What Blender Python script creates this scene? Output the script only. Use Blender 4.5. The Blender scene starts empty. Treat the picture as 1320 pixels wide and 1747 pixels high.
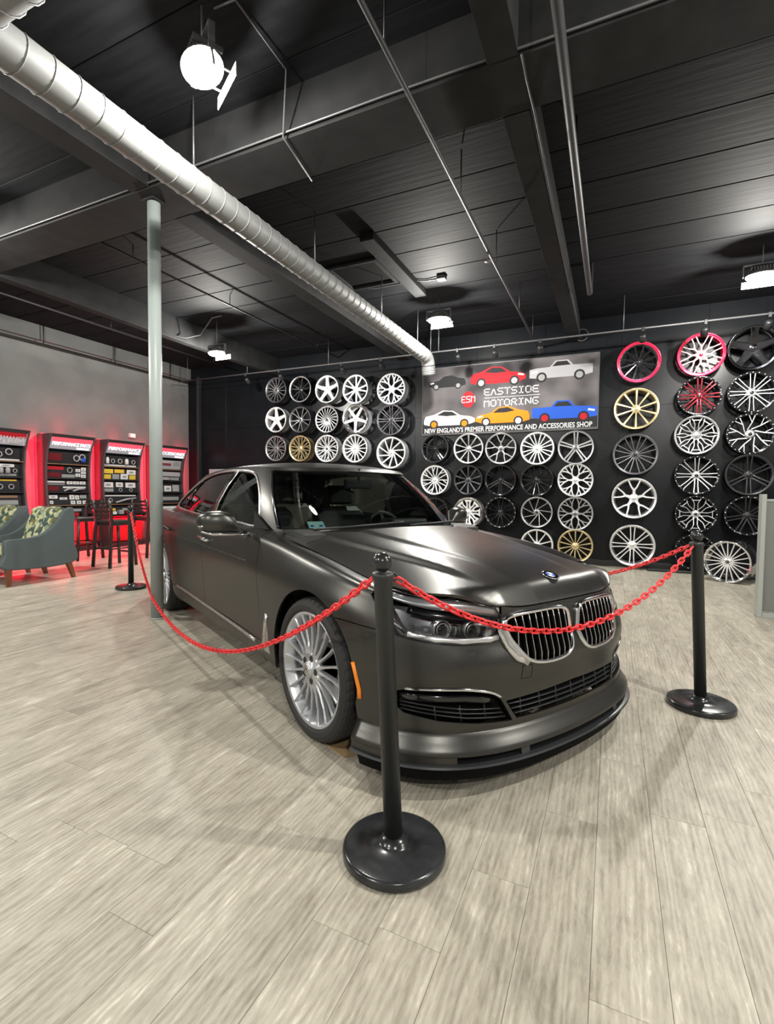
import bpy, math, random
import numpy as np
from mathutils import Vector, Matrix
from mathutils.geometry import delaunay_2d_cdt

# ------------------------------------------------------------------ camera, world, exposure
C = bpy.context.scene.collection
scn = bpy.context.scene
PI = math.pi
YAW, PITCH, ROLL, EYE, FPX = 0.43267, -0.0424, 0.01143, 1.25, 831.5
_f = Vector((-math.sin(YAW)*math.cos(PITCH), math.cos(YAW)*math.cos(PITCH), math.sin(PITCH)))
_r0 = Vector((math.cos(YAW), math.sin(YAW), 0)); _u0 = _r0.cross(_f)
_r = _r0*math.cos(ROLL) + _u0*math.sin(ROLL); _u = -_r0*math.sin(ROLL) + _u0*math.cos(ROLL)
cd = bpy.data.cameras.new('camera'); cam = bpy.data.objects.new('camera', cd); C.objects.link(cam)
m = Matrix.Identity(4)
for i in range(3):
    m[i][0], m[i][1], m[i][2] = _r[i], _u[i], -_f[i]
m[2][3] = EYE
cam.matrix_world = m
cd.sensor_fit = 'HORIZONTAL'; cd.sensor_width = 36; cd.lens = FPX/1320*36; cd.clip_start = .02
scn.camera = cam
w = bpy.data.worlds.new('world'); scn.world = w; w.use_nodes = True
w.node_tree.nodes['Background'].inputs[0].default_value = (.5, .55, .6, 1)
w.node_tree.nodes['Background'].inputs[1].default_value = .05
vs = scn.view_settings; vs.view_transform = 'Standard'; vs.look = 'None'; vs.gamma = 1; vs.use_curve_mapping = False
vs.exposure = 0.0
LAMP_W = 165.0          # each ceiling flood lamp
SPOT_W = 34.0           # each display spot on the rail
LED_W = 8.0             # red strips by the cabinets
LAMPS = [(-2.435, 2.405, 3.92), (-2.522, 7.287, 3.92), (-6.573, 6.81, 3.72), (1.574, 7.376, 3.92), (-6.5, 2.3, 3.85), (1.7, 2.3, 3.92), (-6.3, -2.2, 3.85), (-2.4, -2.2, 3.92), (1.7, -2.2, 3.92), (4.7, 2.3, 3.92)]
LAMP_Z = 3.92

# ------------------------------------------------------------------ materials
def mat(name, col, rough=.5, metal=0.0, emit=None, estr=0, spec=None, coat=0, alpha=None, bump=None):
    mt = bpy.data.materials.new(name); mt.use_nodes = True
    nt = mt.node_tree; b = nt.nodes['Principled BSDF']
    b.inputs['Base Color'].default_value = (*col, 1); b.inputs['Roughness'].default_value = rough
    b.inputs['Metallic'].default_value = metal
    if spec is not None: b.inputs['Specular IOR Level'].default_value = spec
    if coat: b.inputs['Coat Weight'].default_value = coat; b.inputs['Coat Roughness'].default_value = .08
    if emit: b.inputs['Emission Color'].default_value = (*emit, 1); b.inputs['Emission Strength'].default_value = estr
    n = nt.nodes.new('ShaderNodeTexNoise'); n.inputs['Scale'].default_value = (bump or (60, .02))[0]; n.inputs['Detail'].default_value = 3
    tc = nt.nodes.new('ShaderNodeTexCoord'); nt.links.new(tc.outputs['Object'], n.inputs['Vector'])
    if bump:
        bp = nt.nodes.new('ShaderNodeBump'); bp.inputs['Strength'].default_value = bump[1]; bp.inputs['Distance'].default_value = .01
        nt.links.new(n.outputs['Fac'], bp.inputs['Height']); nt.links.new(bp.outputs['Normal'], b.inputs['Normal'])
    else:   # slight procedural variation of roughness
        mr = nt.nodes.new('ShaderNodeMapRange'); mr.inputs['To Min'].default_value = max(0, rough-.03); mr.inputs['To Max'].default_value = min(1, rough+.03)
        nt.links.new(n.outputs['Fac'], mr.inputs['Value']); nt.links.new(mr.outputs['Result'], b.inputs['Roughness'])
    return mt
def noise_mat(name, c1, c2, scale, rough, metal=0, stretch=(1, 1, 1), bump=.1, detail=5, lo=.35, hi=.65, spec=None):
    mt = bpy.data.materials.new(name); mt.use_nodes = True; nt = mt.node_tree; b = nt.nodes['Principled BSDF']; L = nt.links.new
    tc = nt.nodes.new('ShaderNodeTexCoord'); mp = nt.nodes.new('ShaderNodeMapping'); mp.inputs['Scale'].default_value = stretch
    n = nt.nodes.new('ShaderNodeTexNoise'); n.inputs['Scale'].default_value = scale; n.inputs['Detail'].default_value = detail
    L(tc.outputs['Object'], mp.inputs[0]); L(mp.outputs[0], n.inputs['Vector'])
    r = nt.nodes.new('ShaderNodeValToRGB'); r.color_ramp.elements[0].position = lo; r.color_ramp.elements[1].position = hi
    r.color_ramp.elements[0].color = (*c1, 1); r.color_ramp.elements[1].color = (*c2, 1)
    L(n.outputs['Fac'], r.inputs[0]); L(r.outputs[0], b.inputs['Base Color'])
    b.inputs['Roughness'].default_value = rough; b.inputs['Metallic'].default_value = metal
    if spec is not None: b.inputs['Specular IOR Level'].default_value = spec
    if bump:
        bp = nt.nodes.new('ShaderNodeBump'); bp.inputs['Strength'].default_value = bump; bp.inputs['Distance'].default_value = .01
        L(n.outputs['Fac'], bp.inputs['Height']); L(bp.outputs['Normal'], b.inputs['Normal'])
    return mt
def glass_mat(name, tint, ior=1.5, rough=.02):
    mt = bpy.data.materials.new(name); mt.use_nodes = True; nt = mt.node_tree; L = nt.links.new
    nt.nodes.clear(); o = nt.nodes.new('ShaderNodeOutputMaterial'); mx = nt.nodes.new('ShaderNodeMixShader')
    t = nt.nodes.new('ShaderNodeBsdfTransparent'); t.inputs[0].default_value = (*tint, 1)
    g = nt.nodes.new('ShaderNodeBsdfGlossy'); g.inputs['Roughness'].default_value = rough
    fr = nt.nodes.new('ShaderNodeFresnel'); fr.inputs[0].default_value = ior
    L(fr.outputs[0], mx.inputs[0]); L(t.outputs[0], mx.inputs[1]); L(g.outputs[0], mx.inputs[2]); L(mx.outputs[0], o.inputs[0])
    return mt
M = {}
M['paint'] = mat('satin_dark_metallic_paint', (.078, .077, .073), .33, .92, bump=(900, .012))
M['paint_low'] = mat('dark_lip_paint', (.07, .075, .08), .32, .7)
M['black_plastic'] = mat('black_plastic', (.012, .013, .014), .45)
M['black_gloss'] = mat('black_gloss', (.006, .006, .007), .12, 0, coat=.5)
M['inner_black'] = mat('inner_black', (.004, .004, .004), .9, spec=.1)
M['chrome'] = mat('chrome', (.75, .76, .77), .1, 1)
M['satin_chrome'] = mat('satin_chrome', (.6, .6, .6), .28, 1)
M['silver'] = mat('silver_alloy', (.72, .73, .74), .3, .75)
M['car_silver'] = mat('car_wheel_silver', (.55, .57, .6), .36, .7)
M['white_silver'] = mat('bright_silver_alloy', (.85, .86, .87), .3, .5)
M['gunmetal'] = mat('gunmetal_alloy', (.12, .12, .13), .32, .7)
M['grey_alloy'] = mat('grey_alloy', (.38, .38, .39), .33, .7)
M['dark_alloy'] = mat('dark_alloy', (.035, .035, .038), .3, .5)
M['gold'] = mat('gold_alloy', (.62, .52, .30), .3, .75)
M['bronze'] = mat('bronze_alloy', (.48, .38, .2), .33, .75)
M['red_alloy'] = mat('red_alloy', (.75, .01, .06), .2, .35, coat=.5)
M['darkred_alloy'] = mat('dark_red_alloy', (.25, .008, .02), .2, .6, coat=.4)
M['gloss_black_alloy'] = mat('gloss_black_alloy', (.012, .012, .014), .14, .3, coat=.6)
M['black_chrome'] = mat('black_chrome_alloy', (.12, .12, .13), .1, 1)
M['rubber'] = mat('tyre_rubber', (.018, .018, .018), .7)
M['glass'] = glass_mat('clear_glass', (.66, .72, .70))
M['glass_dark'] = glass_mat('tinted_glass', (.50, .56, .53), 1.5)
M['lens'] = glass_mat('lamp_lens', (.85, .87, .88), 1.45)
M['amber'] = mat('amber_marker', (.85, .25, .02), .25)
M['leather_black'] = mat('dark_leather', (.035, .036, .035), .5, bump=(150, .2))
M['leather_cream'] = mat('tan_leather', (.34, .31, .24), .55, bump=(150, .2))
M['wood_trim'] = mat('dash_trim', (.05, .035, .025), .25)
M['post'] = mat('post_black_plastic', (.016, .019, .02), .42)
M['post_base'] = noise_mat('post_base_scuffed', (.010, .011, .012), (.030, .032, .034), 9, .22, bump=.05)
M['chain_red'] = mat('red_chain_plastic', (.80, .035, .04), .4)
M['column'] = mat('column_grey_paint', (.30, .34, .33), .42, bump=(20, .03))
M['wall_white'] = noise_mat('left_wall_grey_white', (.125, .13, .128), (.15, .155, .152), 2, .8, bump=.03)
M['wall_black'] = noise_mat('black_wall_paint', (.0045, .0055, .007), (.0065, .0075, .0095), 3, .30, bump=.015, spec=.22)
M['wall_grey'] = mat('grey_wall_paint', (.25, .25, .25), .8)
M['ceiling'] = noise_mat('ceiling_charcoal', (.0045, .005, .006), (.0078, .0083, .0096), 6, .7, stretch=(.3, 3, 1), bump=.4, spec=.12)
M['beam'] = noise_mat('beam_charcoal', (.011, .0115, .012), (.016, .016, .0165), 6, .7, bump=.2, spec=.15)
M['beam_dark'] = mat('beam_dark', (.01, .01, .012), .6)
M['duct'] = mat('duct_grey_metal', (.19, .195, .195), .5, .2)
M['pipe'] = mat('dark_pipe', (.022, .022, .024), .5, .2)
M['conduit'] = mat('conduit_metal', (.10, .10, .105), .45, .4)
M['lamp_body'] = mat('lamp_housing', (.05, .05, .05), .5, .2)
M['lamp_plate'] = mat('lamp_plate', (.10, .10, .10), .5)
M['lamp_lens'] = mat('lamp_lens_glowing', (1, 1, .95), .4, 0, (1, .97, .88), 40)
M['spot_lens'] = mat('spot_lens_glowing', (1, 1, 1), .4, 0, (1, .96, .95), 12)
M['led_red'] = mat('led_red_strip', (1, .02, .05), .4, 0, (1, .006, .02), 2.6)
M['cab_side'] = mat('cabinet_side_black', (.06, .045, .05), .5)
M['cab_black'] = mat('cabinet_black', (.015, .015, .016), .45)
M['print_black'] = mat('print_black', (.02, .02, .022), .6, spec=.15)
M['print_red'] = mat('print_red', (.36, .012, .02), .6, spec=.15)
M['print_dkred'] = mat('print_dark_red', (.12, .01, .015), .6, spec=.15)
M['print_white'] = mat('print_white', (.6, .6, .6), .6, spec=.15)
M['print_grey'] = mat('print_grey', (.25, .26, .26), .6, spec=.15)
M['print_yellow'] = mat('print_yellow', (.6, .42, .05), .6, spec=.15)
M['print_blue'] = mat('print_blue', (.02, .08, .42), .6, spec=.15)
M['print_orange'] = mat('print_orange', (.75, .20, .01), .6, spec=.15)
M['print_silver'] = mat('print_silver', (.33, .33, .35), .6, spec=.15)
M['head_red'] = mat('lit_header_red', (.6, .03, .05), .4, 0, (1, .08, .12), 1.1)
M['head_white'] = mat('lit_header_white', (.9, .9, .9), .4, 0, (1, .95, 1), 1.6)
M['head_grey'] = mat('lit_header_grey', (.2, .2, .22), .4, 0, (.4, .42, .48), .35)
M['brown_edge'] = mat('shelf_edge_brown', (.18, .10, .05), .5)
M['upholstery'] = noise_mat('blue_grey_upholstery', (.065, .083, .088), (.085, .105, .11), 220, .85, bump=.15)
M['chair_wood'] = noise_mat('reddish_wood', (.14, .04, .018), (.22, .07, .03), 30, .35, stretch=(6, 6, 1), bump=.05)
M['stool_wood'] = mat('stool_black_wood', (.022, .018, .018), .3)
M['counter_grey'] = mat('counter_grey', (.16, .17, .155), .45)
M['counter_light'] = mat('counter_light_trim', (.33, .35, .33), .4)
M['screen'] = mat('screen_blue', (.02, .03, .08), .15, 0, (.1, .16, .4), .5)
M['cardboard'] = noise_mat('cardboard', (.30, .20, .10), (.36, .25, .13), 20, .8)
M['sticker'] = mat('sticker_pale_blue', (.45, .72, .72), .4)

def fabric_pattern():
    mt = bpy.data.materials.new('green_leaf_pattern'); mt.use_nodes = True; nt = mt.node_tree; b = nt.nodes['Principled BSDF']; L = nt.links.new
    tc = nt.nodes.new('ShaderNodeTexCoord')
    v = nt.nodes.new('ShaderNodeTexVoronoi'); v.inputs['Scale'].default_value = 22; L(tc.outputs['Object'], v.inputs['Vector'])
    r = nt.nodes.new('ShaderNodeValToRGB'); cr = r.color_ramp; cr.interpolation = 'CONSTANT'
    cr.elements[0].position = 0; cr.elements[0].color = (.05, .08, .07, 1); cr.elements[1].position = .3; cr.elements[1].color = (.42, .45, .24, 1)
    for p, c in ((.5, (.16, .15, .06, 1)), (.65, (.5, .5, .33, 1)), (.85, (.2, .25, .18, 1))):
        e = cr.elements.new(p); e.color = c
    sx = nt.nodes.new('ShaderNodeSeparateColor'); L(v.outputs['Color'], sx.inputs[0]); L(sx.outputs[0], r.inputs[0]); L(r.outputs[0], b.inputs['Base Color'])
    b.inputs['Roughness'].default_value = .9
    return mt
M['pattern'] = fabric_pattern()

def plank_mat():
    mt = bpy.data.materials.new('whitewashed_oak_vinyl'); mt.use_nodes = True; nt = mt.node_tree; b = nt.nodes['Principled BSDF']; L = nt.links.new
    N = nt.nodes.new
    oi = N('ShaderNodeObjectInfo'); at = N('ShaderNodeAttribute'); at.attribute_name = 'rnd'
    ad = N('ShaderNodeMath'); ad.operation = 'ADD'; L(oi.outputs['Random'], ad.inputs[0]); L(at.outputs['Fac'], ad.inputs[1])
    fr = N('ShaderNodeMath'); fr.operation = 'FRACT'; L(ad.outputs[0], fr.inputs[0])
    tc = N('ShaderNodeTexCoord'); geo = N('ShaderNodeNewGeometry')
    off = N('ShaderNodeCombineXYZ'); ml = N('ShaderNodeMath'); ml.operation = 'MULTIPLY'; ml.inputs[1].default_value = 37.3; L(fr.outputs[0], ml.inputs[0])
    L(ml.outputs[0], off.inputs[0]); L(ml.outputs[0], off.inputs[1]); L(ml.outputs[0], off.inputs[2])
    va = N('ShaderNodeVectorMath'); va.operation = 'ADD'; L(geo.outputs['Position'], va.inputs[0]); L(off.outputs[0], va.inputs[1])
    def noise(scl, st, det, dist=0):
        mp = N('ShaderNodeMapping'); mp.inputs['Scale'].default_value = st; L(va.outputs[0], mp.inputs[0])
        n = N('ShaderNodeTexNoise'); n.inputs['Scale'].default_value = scl; n.inputs['Detail'].default_value = det; n.inputs['Distortion'].default_value = dist
        n.inputs['Roughness'].default_value = .65
        L(mp.outputs[0], n.inputs['Vector']); return n
    n1 = noise(9, (2.6, .42, 1), 9, .9)       # long streaks
    n2 = noise(62, (1.5, .30, 1), 5, .8)      # fine grain
    n3 = noise(3.4, (1.8, .6, 1), 4, 1.5)       # broad patches
    wv = N('ShaderNodeTexWave'); wv.wave_type = 'BANDS'; wv.bands_direction = 'X'; wv.inputs['Scale'].default_value = 9; wv.inputs['Distortion'].default_value = 9
    wv.inputs['Detail'].default_value = 3; wv.inputs['Detail Scale'].default_value = 1.2
    mp = N('ShaderNodeMapping'); mp.inputs['Scale'].default_value = (1.6, .16, 1); L(va.outputs[0], mp.inputs[0]); L(mp.outputs[0], wv.inputs['Vector'])
    def mixf(a, bb, f):
        x = N('ShaderNodeMix'); x.data_type = 'FLOAT'; x.inputs[0].default_value = f; L(a, x.inputs[2]); L(bb, x.inputs[3]); return x.outputs[0]
    s = mixf(n1.outputs['Fac'], n2.outputs['Fac'], .38); s = mixf(s, n3.outputs['Fac'], .28); s = mixf(s, wv.outputs['Fac'], .07)
    s2 = N('ShaderNodeMath'); s2.operation = 'MULTIPLY_ADD'; L(fr.outputs[0], s2.inputs[0]); s2.inputs[1].default_value = .06; L(s, s2.inputs[2])
    r = N('ShaderNodeValToRGB'); cr = r.color_ramp
    cr.elements[0].position = .38; cr.elements[0].color = (.22, .198, .158, 1); cr.elements[1].position = .70; cr.elements[1].color = (.70, .66, .56, 1)
    e = cr.elements.new(.50); e.color = (.36, .331, .27, 1)
    e = cr.elements.new(.60); e.color = (.465, .432, .36, 1)
    L(s2.outputs[0], r.inputs[0]); L(r.outputs[0], b.inputs['Base Color'])
    rr = N('ShaderNodeMapRange'); rr.inputs['To Min'].default_value = .36; rr.inputs['To Max'].default_value = .52; L(s, rr.inputs['Value']); L(rr.outputs[0], b.inputs['Roughness'])
    bp = N('ShaderNodeBump'); bp.inputs['Strength'].default_value = .25; bp.inputs['Distance'].default_value = .002; L(s, bp.inputs['Height']); L(bp.outputs[0], b.inputs['Normal'])
    b.inputs['Specular IOR Level'].default_value = .35
    return mt
M['plank'] = plank_mat()
M['joint'] = mat('plank_joint', (.20, .18, .15), .8)

# ------------------------------------------------------------------ helpers
def tag(o, label=None, cat=None, group=None, kind=None):
    if label: o['label'] = label
    if cat: o['category'] = cat
    if group: o['group'] = group
    if kind: o['kind'] = kind
    return o
def empty(name, loc=(0, 0, 0), rz=0, label=None, cat=None, group=None):
    o = bpy.data.objects.new(name, None); o.empty_display_size = .1; C.objects.link(o)
    o.location = loc; o.rotation_euler = (0, 0, rz)
    return tag(o, label, cat, group)
def link(name, me, parent=None, loc=None, rot=None, mw=None):
    o = bpy.data.objects.new(name, me); C.objects.link(o)
    if parent: o.parent = parent
    if loc is not None: o.location = loc
    if rot is not None: o.rotation_euler = rot
    if mw is not None: o.matrix_local = mw
    return o
class MB:
    """collects shapes, then becomes one mesh"""
    def __init__(s): s.v = []; s.f = []; s.mi = []; s.sm = []; s.cur = 0; s.smooth = False; s.xf = Matrix.Identity(4)
    def add(s, vs, fs, mi=None, sm=None):
        o = len(s.v); s.v += [tuple(s.xf @ Vector(v)) for v in vs]
        for f in fs:
            s.f.append(tuple(i+o for i in f)); s.mi.append(s.cur if mi is None else mi); s.sm.append(s.smooth if sm is None else sm)
        return s
    def box(s, x0, x1, y0, y1, z0, z1, mi=None, bev=0):
        if bev:
            b = bev; prof = []
            for (sx, sy) in ((-1, -1), (1, -1), (1, 1), (-1, 1)): pass
            X = (x0, x1); Y = (y0, y1)
            def ring(z, i):
                return [(x0+i, y0+b, z), (x0+b, y0+i, z), (x1-b, y0+i, z), (x1-i, y0+b, z), (x1-i, y1-b, z), (x1-b, y1-i, z), (x0+b, y1-i, z), (x0+i, y1-b, z)]
            vs = ring(z0, b*.6)+ring(z0+b, 0)+ring(z1-b, 0)+ring(z1, b*.6)
            fs = [tuple(range(7, -1, -1)), tuple(range(24, 32))]
            for k in range(3):
                for i in range(8): j = (i+1) % 8; fs.append((k*8+i, k*8+j, k*8+8+j, k*8+8+i))
            return s.add(vs, fs, mi)
        vs = [(x, y, z) for z in (z0, z1) for y in (y0, y1) for x in (x0, x1)]
        return s.add(vs, [(0, 2, 3, 1), (4, 5, 7, 6), (0, 1, 5, 4), (2, 6, 7, 3), (0, 4, 6, 2), (1, 3, 7, 5)], mi)
    def lathe(s, prof, n=32, axis='Z', mi=None, sm=True, close=False, a0=0, a1=2*PI):
        vs = []; fs = []; full = abs(a1-a0-2*PI) < 1e-6; k = len(prof); cols = n if full else n+1
        for i in range(cols):
            a = a0+(a1-a0)*i/n; c, si = math.cos(a), math.sin(a)
            for r, h in prof:
                vs.append({'Z': (r*c, r*si, h), 'Y': (r*c, h, r*si), 'X': (h, r*c, r*si)}[axis])
        for i in range(n):
            j = (i+1) % cols
            for q in range(k if close else k-1):
                q2 = (q+1) % k; f = (i*k+q, j*k+q, j*k+q2, i*k+q2)
                fs.append(f if axis != 'Y' else f[::-1])
        return s.add(vs, fs, mi, sm)
    def tube(s, pts, r, n=8, mi=None, caps=True, sq=None, sm=True, closed=False, up=None):
        pts = [Vector(p) for p in pts]; rs = r if isinstance(r, (list, tuple)) else [r]*len(pts); vs = []; fs = []
        prev = None; N = len(pts)
        for i, p in enumerate(pts):
            if closed: t = (pts[(i+1) % N]-pts[i-1])
            else: t = pts[min(i+1, N-1)]-pts[max(i-1, 0)]
            t = t.normalized() if t.length > 1e-9 else Vector((0, 0, 1))
            if up is not None: a = (Vector(up[i]) if not isinstance(up, Vector) else up)
            elif prev is None: a = Vector((0, 0, 1)) if abs(t.z) < .9 else Vector((1, 0, 0))
            else: a = prev
            a = (a-t*a.dot(t)); a = a.normalized() if a.length > 1e-6 else t.orthogonal().normalized(); prev = a; b = t.cross(a)
            for k in range(n):
                an = 2*PI*(k+.5)/n; w1, w2 = (sq if sq else (1, 1))
                vs.append(tuple(p+a*(math.cos(an)*rs[i]*w1)+b*(math.sin(an)*rs[i]*w2)))
        for i in range(N if closed else N-1):
            j = (i+1) % N
            for k in range(n): k2 = (k+1) % n; fs.append((i*n+k, i*n+k2, j*n+k2, j*n+k))
        if caps and not closed: fs += [tuple(range(n-1, -1, -1)), tuple(range((N-1)*n, N*n))]
        return s.add(vs, fs, mi, sm)
    def prism(s, poly, y0, y1, axis='Y', mi=None):
        """poly in the two other axes, extruded along axis"""
        n = len(poly)
        def P(a, b, h): return {'Y': (a, h, b), 'X': (h, a, b), 'Z': (a, b, h)}[axis]
        vs = [P(a, b, y0) for a, b in poly]+[P(a, b, y1) for a, b in poly]
        fs = [tuple(range(n)), tuple(range(2*n-1, n-1, -1))]+[(i, n+i, n+(i+1) % n, (i+1) % n) for i in range(n)]
        return s.add(vs, fs, mi, False)
    def sphere(s, c, r, n=16, mi=None, sc=(1, 1, 1), half=None):
        k = n//2; prof = []
        vs = []; fs = []
        t0, t1 = (-PI/2, PI/2) if not half else half
        for i in range(n):
            a = 2*PI*i/n
            for j in range(k+1):
                t = t0+(t1-t0)*j/k; vs.append((c[0]+r*sc[0]*math.cos(t)*math.cos(a), c[1]+r*sc[1]*math.cos(t)*math.sin(a), c[2]+r*sc[2]*math.sin(t)))
        for i in range(n):
            for j in range(k): i2 = (i+1) % n; fs.append((i*(k+1)+j, i2*(k+1)+j, i2*(k+1)+j+1, i*(k+1)+j+1))
        return s.add(vs, fs, mi, True)
    def mesh(s, name, mats):
        me = bpy.data.meshes.new(name); me.from_pydata(s.v, [], s.f)
        for x in (mats if isinstance(mats, (list, tuple)) else [mats]): me.materials.append(x if not isinstance(x, str) else M[x])
        me.polygons.foreach_set('material_index', s.mi); me.polygons.foreach_set('use_smooth', s.sm)
        me.update()
        return me
    def build(s, name, mats, parent=None, **k): return link(name, s.mesh(name, mats), parent, **k)
def recalc(me):
    import bmesh
    bm = bmesh.new(); bm.from_mesh(me); bmesh.ops.remove_doubles(bm, verts=bm.verts, dist=1e-5); bmesh.ops.recalc_face_normals(bm, faces=bm.faces); bm.to_mesh(me); bm.free(); return me
def struct(o): o['kind'] = 'structure'; return o
def text_mesh(txt, size, matl, ext=.0015, shear=0, bold=0, space=1, width=None, align='CENTER'):
    cu = bpy.data.curves.new('lettering', 'FONT'); cu.body = txt; cu.size = size; cu.extrude = ext; cu.offset = bold; cu.shear = shear
    cu.space_character = space; cu.align_x = align; cu.align_y = 'CENTER'; cu.resolution_u = 3
    o = bpy.data.objects.new('lettering', cu); C.objects.link(o); bpy.context.view_layer.update()
    me = bpy.data.meshes.new_from_object(o.evaluated_get(bpy.context.evaluated_depsgraph_get())); bpy.data.objects.remove(o); bpy.data.curves.remove(cu)
    me.name = 'lettering'; me.materials.clear(); me.materials.append(M[matl])
    if width:
        co = np.empty(len(me.vertices)*3); me.vertices.foreach_get('co', co); co = co.reshape(-1, 3)
        x0, x1 = co[:, 0].min(), co[:, 0].max(); co[:, 0] = (co[:, 0]-(x0+x1)/2)*(width/(x1-x0)); me.vertices.foreach_set('co', co.ravel())
    return me
# ------------------------------------------------------------------ the setting
RX0, RX1, RY0, RY1, CZ = -9.93, 5.6, -4.6, 9.3, 4.29
random.seed(4)
def to_px(P):
    d = Vector(P)-Vector((0, 0, EYE)); z = d.dot(_f)
    return (z, 660+FPX*d.dot(_r)/z, 873.5-FPX*d.dot(_u)/z) if z > .05 else (z, -1e5, -1e5)
SEAM = {47: 0.922, 52: 1.548, 53: 1.963, 54: 1.264, 51: 1.22, 55: 2.125, 44: 1.107, 46: 1.12, 42: 1.366}     # rows of planks whose end joints are known
def floor_build():
    fb = MB().box(RX0, RX1, RY0, RY1, -.1, -.004)
    fl = struct(fb.build('floor', 'joint'))
    W, LEN, g = .1855, 1.22, .0005
    pl = []
    n = int((RX1-RX0)/W)+2
    for i in range(n):
        x0 = max(RX0, RX0-.105+i*W); x1 = min(RX0-.105+(i+1)*W, RX1)
        y = RY0-LEN*random.random()
        if i in SEAM: y = SEAM[i]-LEN*math.ceil((SEAM[i]-RY0)/LEN)
        while y < RY1:
            a, b = max(y, RY0), min(y+LEN, RY1)
            if b-a > .02 and x1-x0 > .02: pl.append((x0, x1, a, b))
            y += LEN
    def score(p):
        best = 0
        for fx, fy in ((.5, .5), (.5, 0), (.5, 1), (0, .5), (1, .5)):
            z, px, py = to_px((p[0]+(p[1]-p[0])*fx, p[2]+(p[3]-p[2])*fy, 0))
            if -10 < px < 1330 and py < 1760 and z > 0: best = max(best, 1/z**3)
        return best
    pl.sort(key=score, reverse=True)
    def pv(x0, x1, y0, y1):
        x0 += g; x1 -= g; y0 += g; y1 -= g; e = .0008
        return [(x0, y0, -.004), (x1, y0, -.004), (x1, y1, -.004), (x0, y1, -.004), (x0, y0, -e), (x1, y0, -e), (x1, y1, -e), (x0, y1, -e),
                (x0+e, y0+e, 0), (x1-e, y0+e, 0), (x1-e, y1-e, 0), (x0+e, y1-e, 0)]
    FS = [(8, 9, 10, 11)]+[(a, (a+1) % 4, (a+1) % 4+4, a+4) for a in range(4)]+[(a+4, (a+1) % 4+4, (a+1) % 4+8, a+8) for a in range(4)]
    full = None
    for p in pl[:300]:
        w, l = p[1]-p[0], p[3]-p[2]
        if abs(w-W) < 1e-6 and abs(l-LEN) < 1e-6:
            if full is None: full = MB().add(pv(-W/2, W/2, -LEN/2, LEN/2), FS).mesh('plank', 'plank')
            me = full
        else: me = MB().add(pv(-w/2, w/2, -l/2, l/2), FS).mesh('plank', 'plank')
        link('plank', me, fl, ((p[0]+p[1])/2, (p[2]+p[3])/2, 0))
    mb = MB(); rn = []
    for p in pl[300:]:
        mb.add(pv(*p), FS); rn += [random.random()]*len(FS)
    o = mb.build('far_planks', 'plank', fl); o['kind'] = 'stuff'
    at = o.data.attributes.new('rnd', 'FLOAT', 'FACE'); at.data.foreach_set('value', rn)
floor_build()

# ceiling: boards with recessed joints
ce = struct(MB().box(RX0, RX1, RY0, RY1, CZ+.03, CZ+.15).build('ceiling', 'ceiling'))
y = RY0; bw = .58
while y < RY1-.01:
    y1 = min(y+bw, RY1); dz = random.uniform(-.004, .006)
    MB().box(RX0, RX1, y+.006, y1-.006, CZ+dz, CZ+.035, bev=.004).build('ceiling_board', 'ceiling', ce); y = y1
# back wall of sheet panels
wb = struct(MB().box(RX0, RX1, RY1, RY1+.15, 0, CZ+.1).build('wall_back', 'wall_black'))
x = RX0
while x < RX1-.01:
    x1 = min(x+1.25, RX1)
    for z0, z1 in ((0.0, 2.74), (2.74, CZ)):
        MB().box(x+.0015, x1-.0015, RY1-.012, RY1+.01, z0+.0015, z1-.0015, bev=.001).build('wall_panel', 'wall_black', wb)
    x = x1
wl = struct(MB().box(RX0-.15, RX0, RY0, RY1, 0, CZ+.1).build('wall_left', 'wall_white'))
struct(MB().box(RX1, RX1+.15, RY0, RY1, 0, CZ+.1).build('wall_right', 'wall_grey'))
struct(MB().box(RX0, RX1, RY0-.15, RY0, 0, CZ+.1).build('wall_front', 'wall_grey'))
struct(MB().box(RX0+.6, RX1, RY1-.03, RY1-.012, 0, .1, bev=.004).build('baseboard_back', 'black_plastic'))
struct(MB().box(RX0, RX0+.018, RY0, RY1, 0, .1, bev=.004).build('baseboard_left', 'black_plastic'))
# concrete / timber girders
def girder(name, x0, x1, y0, y1, z0, z1, m='beam'):
    return struct(MB().box(x0, x1, y0, y1, z0, z1, bev=.008).build(name, m))
girder('trim_1', RX0+.01, RX1-.01, 3.14, 3.60, 3.925, CZ+.02)
t = girder('trim_2', -.79, -.60, 3.61, RY1-.02, 3.92, CZ+.02)
girder('trim_3', -.79, -.60, RY0+.01, 3.13, 3.92, CZ+.02)
girder('trim_4', -4.03, -3.80, 3.61, RY1-.02, 3.925, CZ+.02)
girder('trim_5', -4.03, -3.80, RY0+.01, 3.13, 3.925, CZ+.02)
girder('trim_6', -7.24, -7.08, 3.61, RY1-.02, 3.90, CZ+.02)
girder('trim_7', -7.24, -7.08, RY0+.01, 3.13, 3.90, CZ+.02)
# steel flange under the beam that carries the duct
# ledge and pipe along the left wall
struct(MB().box(RX0, RX0+.10, RY0, RY1-.02, 4.02, CZ).build('trim_8', 'wall_white'))
pp = MB().tube([(RX0+.16, RY0+.05, 3.93), (RX0+.16, RY1-.05, 3.93)], .018, 8)
for k in range(9): yy = -3+k*1.45; pp.tube([(RX0+.16, yy, 3.93), (RX0+.16, yy, CZ)], .012, 6)
tag(pp.build('wall_pipe', 'pipe'), 'thin dark pipe running along the top of the pale left wall', 'pipe')
# corner pilaster of the back wall at the left
tag(MB().box(-9.55, -9.47, 9.17, 9.285, .1, 4.05, bev=.006).build('corner_post', 'beam_dark'), 'narrow dark upright at the left end of the black wall', 'post')

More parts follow.
